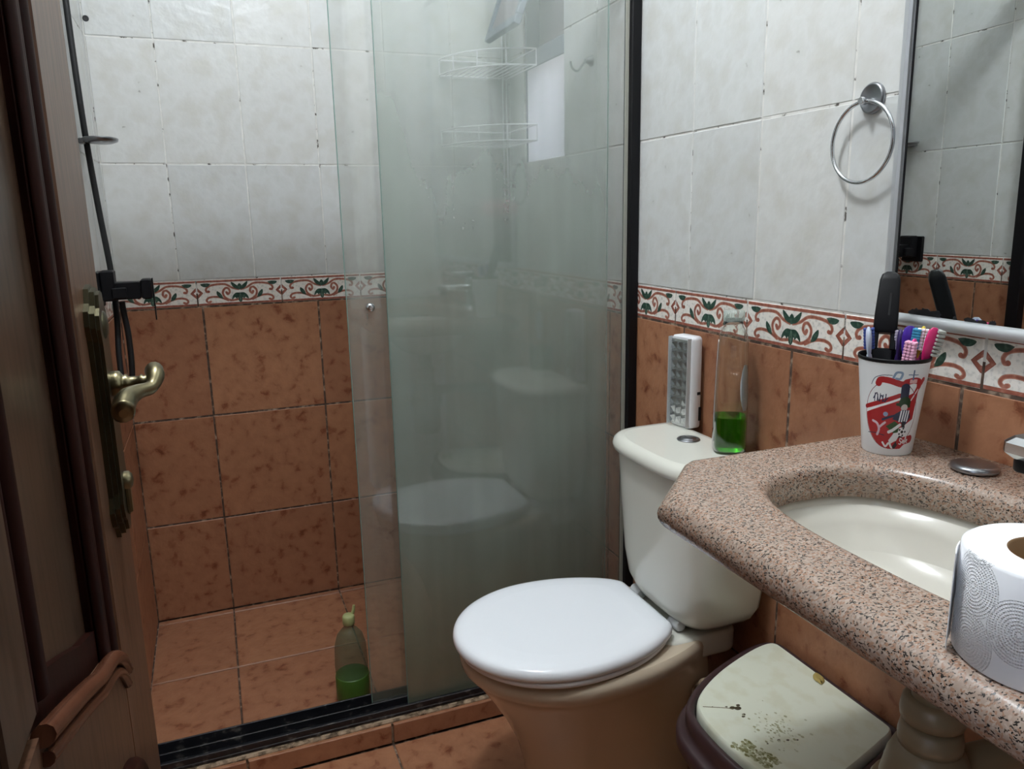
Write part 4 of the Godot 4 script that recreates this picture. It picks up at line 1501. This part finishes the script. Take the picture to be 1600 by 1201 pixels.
func counter_things() -> void:
	var Y := 0.8285
	# cup
	var cp := Vector3(-0.082, Y, 1.566)
	var t := thing("cup", "white tumbler with black rim and a red football print holding toothbrushes", "cup", cp)
	var m := MB.new()
	var cm := mat(Color.WHITE, 0.32)
	cm.albedo_texture = cup_texture()
	var rings := []
	var vs := []
	var n := 64
	var H := 0.127
	for e in [[0.0295, 0.0, 1.0], [0.0305, 0.0025, 0.98], [0.0365, H * 0.5, 0.49], [0.0425, H - 0.004, 0.03]]:
		rings.append(m.ring(e[0], e[1], n))
		vs.append(e[2])
	m.loft(rings, true, false, true, false, [], vs)
	for i in m.uv.size(): m.uv[i].x = 1.0 - m.uv[i].x
	part("wall", m.done(), cm, t)
	m = MB.new()
	m.lathe([[0.0422, H - 0.005], [0.0434, H - 0.0035], [0.0436, H - 0.001], [0.043, H + 0.0006], [0.0418, H], [0.0408, H - 0.006], [0.0355, H * 0.5], [0.0295, 0.004]], 48, false, true)
	part("rim", m.done(), M.black, t, Vector3.ZERO, "black rim and lining")
	# what stands in it
	var hold := cp + Vector3(0, 0.006, 0)
	var rv := Vector3(0.67, 0, 0.74)       # across the cup as one faces it from the doorway, and towards the doorway
	var fv := Vector3(-0.74, 0, 0.67)
	t = thing("hair_clamp", "black plastic clamp handle with square slot leaning out of the cup", "hair tool", cp + rv * -0.016 + fv * 0.010 + Vector3(0, 0.02, 0))
	var top := Vector3(-0.050, 1.057, 1.520) - t.position
	var y := top.normalized()
	var zf := Vector3(-0.74, 0, 0.67)
	zf = (zf - y * zf.dot(y)).normalized()
	var B := Basis(y.cross(zf), y, zf)
	var L := top.length()
	m = MB.new()
	m.xf = Transform3D(B, Vector3.ZERO)
	var rr := []
	for e in [[0.136, 0.0125, 0.008], [0.139, 0.0145, 0.0095], [0.158, 0.0145, 0.0105], [L - 0.012, 0.0125, 0.0105], [L - 0.004, 0.0105, 0.0085], [L, 0.006, 0.005]]:
		var r := PackedVector3Array()
		for p in rrect(e[1] * 2, e[2] * 2, 0.004, 4): r.append(Vector3(p.x, e[0], p.y))
		rr.append(r)
	m.loft(rr)
	part("handle", m.done(), M.black, t)
	m = MB.new()
	m.xf = Transform3D(B, Vector3.ZERO)
	m.cbox(Vector3(0.003, L - 0.045, 0.0104), Vector3(0.003, 0.03, 0.0015), 0.0005)
	part("groove", m.done(), M.rubber, t)
	m = MB.new()
	m.xf = Transform3D(B, Vector3.ZERO)
	for x in [-0.0105, 0.0105]: m.cbox(Vector3(x, 0.126, 0), Vector3(0.007, 0.024, 0.012), 0.001)
	m.cbox(Vector3(0, 0.060, 0), Vector3(0.024, 0.112, 0.010), 0.002)
	part("slotted_foot", m.done(), M.black, t)
	for b in [
		["white and blue toothbrush handle at the left edge of the cup", -0.031, 0.002, -0.033, 0.002, 0.162, rgb(214, 222, 236), rgb(206, 216, 234), rgb(60, 80, 150), -fv, 0.030],
		["dark violet toothbrush close beside the black clamp", 0.001, -0.022, 0.005, -0.020, 0.158, rgb(54, 34, 92), rgb(60, 44, 96), rgb(190, 180, 200), -fv, 0.028],
		["purple toothbrush with a turquoise tip behind the pink ones", 0.004, -0.004, 0.016, -0.002, 0.165, rgb(66, 30, 130), rgb(70, 40, 150), rgb(60, 150, 190), rv, 0.028],
		["pink toothbrush with pink and white bristles facing the room", 0.011, 0.018, 0.021, 0.022, 0.152, rgb(214, 54, 128), rgb(222, 60, 138), rgb(238, 178, 206), fv - rv * 0.4, 0.030],
		["pink toothbrush with white bristles and a yellow tip", 0.022, -0.010, 0.031, -0.010, 0.164, rgb(238, 96, 170), rgb(232, 206, 60), rgb(240, 232, 238), fv, 0.030],
		["magenta toothbrush with grey bristles leaning out to the right", 0.022, 0.004, 0.043, 0.006, 0.165, rgb(196, 92, 190), rgb(206, 42, 110), rgb(170, 172, 166), rv - fv * 0.5, 0.036]]:
		var rim: Vector3 = rv * b[1] + fv * b[2]
		brush("toothbrush", b[0], cp + rim * 0.62 + Vector3(0, 0.006, 0), cp + rv * b[3] + fv * b[4] + Vector3(0, b[5], 0), b[6], b[7], b[8], b[9], "toothbrushes in the cup", b[10])
	# plug
	m = MB.new()
	m.lathe([[0.023, 0.0], [0.0265, 0.002], [0.027, 0.005], [0.0255, 0.0075], [0.02, 0.009], [0.0, 0.0095]], 36)
	single("drain_plug", m.done(), M.steel, "dull grey metal drain plug lying on the counter beside the cup", "plug", Vector3(-0.056, Y, 1.674))
	# toilet paper roll
	t = thing("toilet_roll", "white toilet paper roll with embossed rings standing on the counter front edge", "toilet paper", Vector3(-0.377, Y, 1.980))
	var im := Image.create(512, 512, false, Image.FORMAT_L8)
	for yy in 512:
		for xx in 512:
			var best := 0.0
			# rings of little dots around a few centres
			for cc in [[128, 256], [384, 130], [384, 400]]:
				var dx := float(posmod(xx - cc[0] + 256, 512) - 256)
				var dy := float(posmod(yy - cc[1] + 256, 512) - 256)
				var r := sqrt(dx * dx + dy * dy)
				if r > 150: continue
				var k := roundf(r / 15.0)
				if k < 1: continue
				var nn := roundf(TAU * k * 15.0 / 12.0)
				var a := atan2(dy, dx) / TAU * nn
				var da := (a - roundf(a)) * TAU * k * 15.0 / nn
				var dr := r - k * 15.0
				best = maxf(best, 1.0 - (da * da + dr * dr) / 22.0)
			im.set_pixel(xx, yy, Color.from_hsv(0, 0, clampf(best, 0, 1)))
	var pm := mat(rgb(244, 244, 246), 0.95)
	pm.heightmap_enabled = true
	pm.heightmap_texture = ImageTexture.create_from_image(im)
	pm.heightmap_scale = 0.12
	pm.uv1_scale = Vector3(5, 1, 1)
	m = MB.new()
	var RH := 0.079
	rings = []; vs = []
	for e in [[0.0545, 0.0], [0.0560, 0.0015], [0.0563, RH * 0.5], [0.0560, RH - 0.0015], [0.0540, RH]]:
		rings.append(m.ring(e[0], e[1], 72)); vs.append(1.0 - e[1] / RH)
	m.loft(rings, true, false, true, false, [], vs)
	part("paper", m.done(), pm, t)
	m = MB.new()
	m.lathe([[0.0541, RH - 0.0002], [0.044, RH + 0.0004], [0.034, RH + 0.0002], [0.0285, RH]], 72, false, false)
	part("paper_end", m.done(), mat(rgb(246, 247, 250), 0.95), t)
	m = MB.new()
	m.lathe([[0.0286, RH], [0.0275, RH - 0.001], [0.0275, 0.001]], 48, false, true)
	part("core", m.done(), mat(rgb(150, 118, 84), 0.9), t, Vector3.ZERO, "brown cardboard core")
	m = MB.new()
	rings = []
	for e in 2:
		var r := PackedVector3Array()
		for i in 9:
			var f := i / 8.0
			var a := -2.25 - f * 0.35
			var R := 0.0568 + f * 0.006
			r.append(Vector3(R * cos(a), [0.004, RH - 0.002][e] - f * 0.002, R * sin(a)))
		for i in range(8, -1, -1):
			r.append(r[i] + Vector3(0.0004, 0, 0.0004))
		rings.append(r)
	m.loft(rings)
	part("loose_sheet", m.done(), mat(rgb(244, 244, 246), 0.95), t)


# ---------------------------------------------------------------- THINGS ON THE TANK
func tank_things() -> void:
	var Y := 0.7178
	# rechargeable emergency lamp standing against the wall
	var t := thing("emergency_light", "white rechargeable LED lamp with silver reflector grid standing on the tank", "lamp", Vector3(-0.026, Y, 1.016))
	t.rotation.y = 0.16
	var H := 0.186; var W := 0.060; var D := 0.028
	var m := MB.new()
	var rings := []
	for e in [[-D / 2, 0.003], [-D / 2 + 0.003, 0.0], [D / 2 - 0.003, 0.0], [D / 2, 0.003]]:
		var r := PackedVector3Array()
		for p in rrect(W - e[1] * 2, H - e[1] * 2, 0.008, 4): r.append(Vector3(-e[0], p.y + H / 2, p.x))
		rings.append(r)
	m.loft(rings)
	part("case", m.done(), M.white_plastic, t)
	m = MB.new()
	m.cbox(Vector3(-D / 2 - 0.0012, H / 2, -0.004), Vector3(0.003, H - 0.014, W - 0.014), 0.001)
	part("reflector", m.done(), mat(rgb(196, 198, 200), 0.25, 1.0), t)
	for i in 9:
		for j in 3:
			m = MB.new()
			var c := Vector3(-D / 2 - 0.0027, 0.016 + i * 0.0188, -0.020 + j * 0.0165)
			var a := 0.0078
			m.group = -1
			var q := [c + Vector3(0, -a, -a), c + Vector3(0, -a, a), c + Vector3(0, a, a), c + Vector3(0, a, -a)]
			var tip := c + Vector3(-0.006, a * 0.75, 0.001)
			for k in 4: m.tri(q[k], q[(k + 1) % 4], tip)
			m.quad(q[0], q[3], q[2], q[1])
			m.orient(0)
			part("reflector_cup", m.done(), M.chrome, t)
	m = MB.new()
	m.cbox(Vector3(-D / 2 - 0.0105, H / 2, -0.002), Vector3(0.0012, H - 0.006, W - 0.006), 0.0004)
	part("clear_cover", m.done(), M.glass, t)
	m = MB.new()
	for z in [-W / 2 + 0.002, W / 2 - 0.004]: m.cbox(Vector3(-D / 2 - 0.0045, H / 2, z), Vector3(0.011, H - 0.006, 0.0012), 0.0004)
	part("cover_side", m.done(), mat(rgb(196, 200, 202), 0.2), t)
	m = MB.new()
	m.cbox(Vector3(0.006, 0.072, W / 2 + 0.0004), Vector3(0.008, 0.006, 0.002), 0.0004)
	part("switch", m.done(), M.black, t)
	m = MB.new()
	m.cbox(Vector3(0.010, 0.03, W / 2 + 0.0004), Vector3(0.006, 0.028, 0.002), 0.0004)
	part("socket_cover", m.done(), M.black, t)
	# clear bottle with green soap
	t = thing("soap_bottle", "clear plastic bottle a third full of bright green liquid on the tank", "bottle", Vector3(-0.050, Y, 1.192))
	var sq := func(r: float, y: float, k: float) -> PackedVector3Array:    # between a circle (k = 0) and a rounded square
		var p := PackedVector3Array()
		for i in 40:
			var a := TAU * i / 40.0
			var e := 2.0 + 2.2 * k
			var d := pow(pow(absf(cos(a)), e) + pow(absf(sin(a)), e), -1.0 / e)
			p.append(Vector3(r * d * cos(a + 0.5), y, r * d * sin(a + 0.5)))
		return p
	var shell := mat(Color(0.97, 0.985, 0.975, 0.0), 0.03)
	shell.transparency = BaseMaterial3D.TRANSPARENCY_ALPHA
	shell.refraction_enabled = true
	shell.refraction_scale = 0.045
	m = MB.new()
	rings = []
	var prof := [[0.0245, 0.001, 0.6], [0.0283, 0.004, 0.7], [0.0292, 0.012, 0.7], [0.0286, 0.08, 0.7], [0.0270, 0.15, 0.7], [0.0255, 0.195, 0.7], [0.0240, 0.212, 0.5], [0.0185, 0.224, 0.2], [0.0160, 0.229, 0.0], [0.0160, 0.240, 0.0]]
	for e in prof: rings.append(sq.call(e[0], e[1], e[2]))
	for k in range(prof.size() - 1, -1, -1): rings.append(sq.call(prof[k][0] - 0.0008, prof[k][1] + (0.0008 if k < 3 else 0.0), prof[k][2]))
	m.loft(rings, true, true)
	part("shell", m.done(), shell, t)
	m = MB.new()
	m.lathe([[0.0168, 0.236], [0.018, 0.2375], [0.018, 0.253], [0.017, 0.255], [0.0, 0.2555]], 32)
	var capm := pane(Color(0.85, 0.93, 0.90, 0.22))
	capm.roughness = 0.2
	part("cap", m.done(), capm, t, Vector3.ZERO, "pale translucent cap")
	m = MB.new()
	for i in 28:
		var a := TAU * i / 28.0
		m.cbox(Vector3(0.0181 * cos(a), 0.245, 0.0181 * sin(a)), Vector3(0.0009, 0.014, 0.0009), 0.0002)
	part("cap_ribs", m.done(), capm, t)
	var liq := mat(Color(0.20, 0.62, 0.06, 0.06), 0.05)
	liq.transparency = BaseMaterial3D.TRANSPARENCY_ALPHA
	liq.refraction_enabled = true
	liq.refraction_scale = 0.033
	m = MB.new()
	rings = []
	for e in [[0.0230, 0.0028, 0.6], [0.0266, 0.0056, 0.7], [0.0278, 0.013, 0.7], [0.0275, 0.066, 0.7]]: rings.append(sq.call(e[0], e[1], e[2]))
	m.loft(rings)
	part("liquid", m.done(), liq, t, Vector3.ZERO, "bright green liquid")
	m = MB.new()
	rings = []
	for i in 9:
		var f := i / 8.0
		var r := PackedVector3Array()
		var w := 0.36 * pow(maxf(0.0, sin(PI * clampf(f * 0.94 + 0.03, 0, 1))), 0.45)
		var R := lerpf(0.0312, 0.0290, f)
		for j in 7:
			var a := 1.32 + w * (j / 6.0 - 0.5) * 2.0
			r.append(Vector3(R * cos(a), 0.080 + 0.082 * f, R * sin(a)) )
		for j in range(6, -1, -1): r.append(r[j] * Vector3(0.99, 1, 0.99))
		rings.append(r)
	m.loft(rings)
	part("label_remnant", m.done(), mat(rgb(206, 214, 218), 0.5), t, Vector3.ZERO, "pale remains of a torn label")
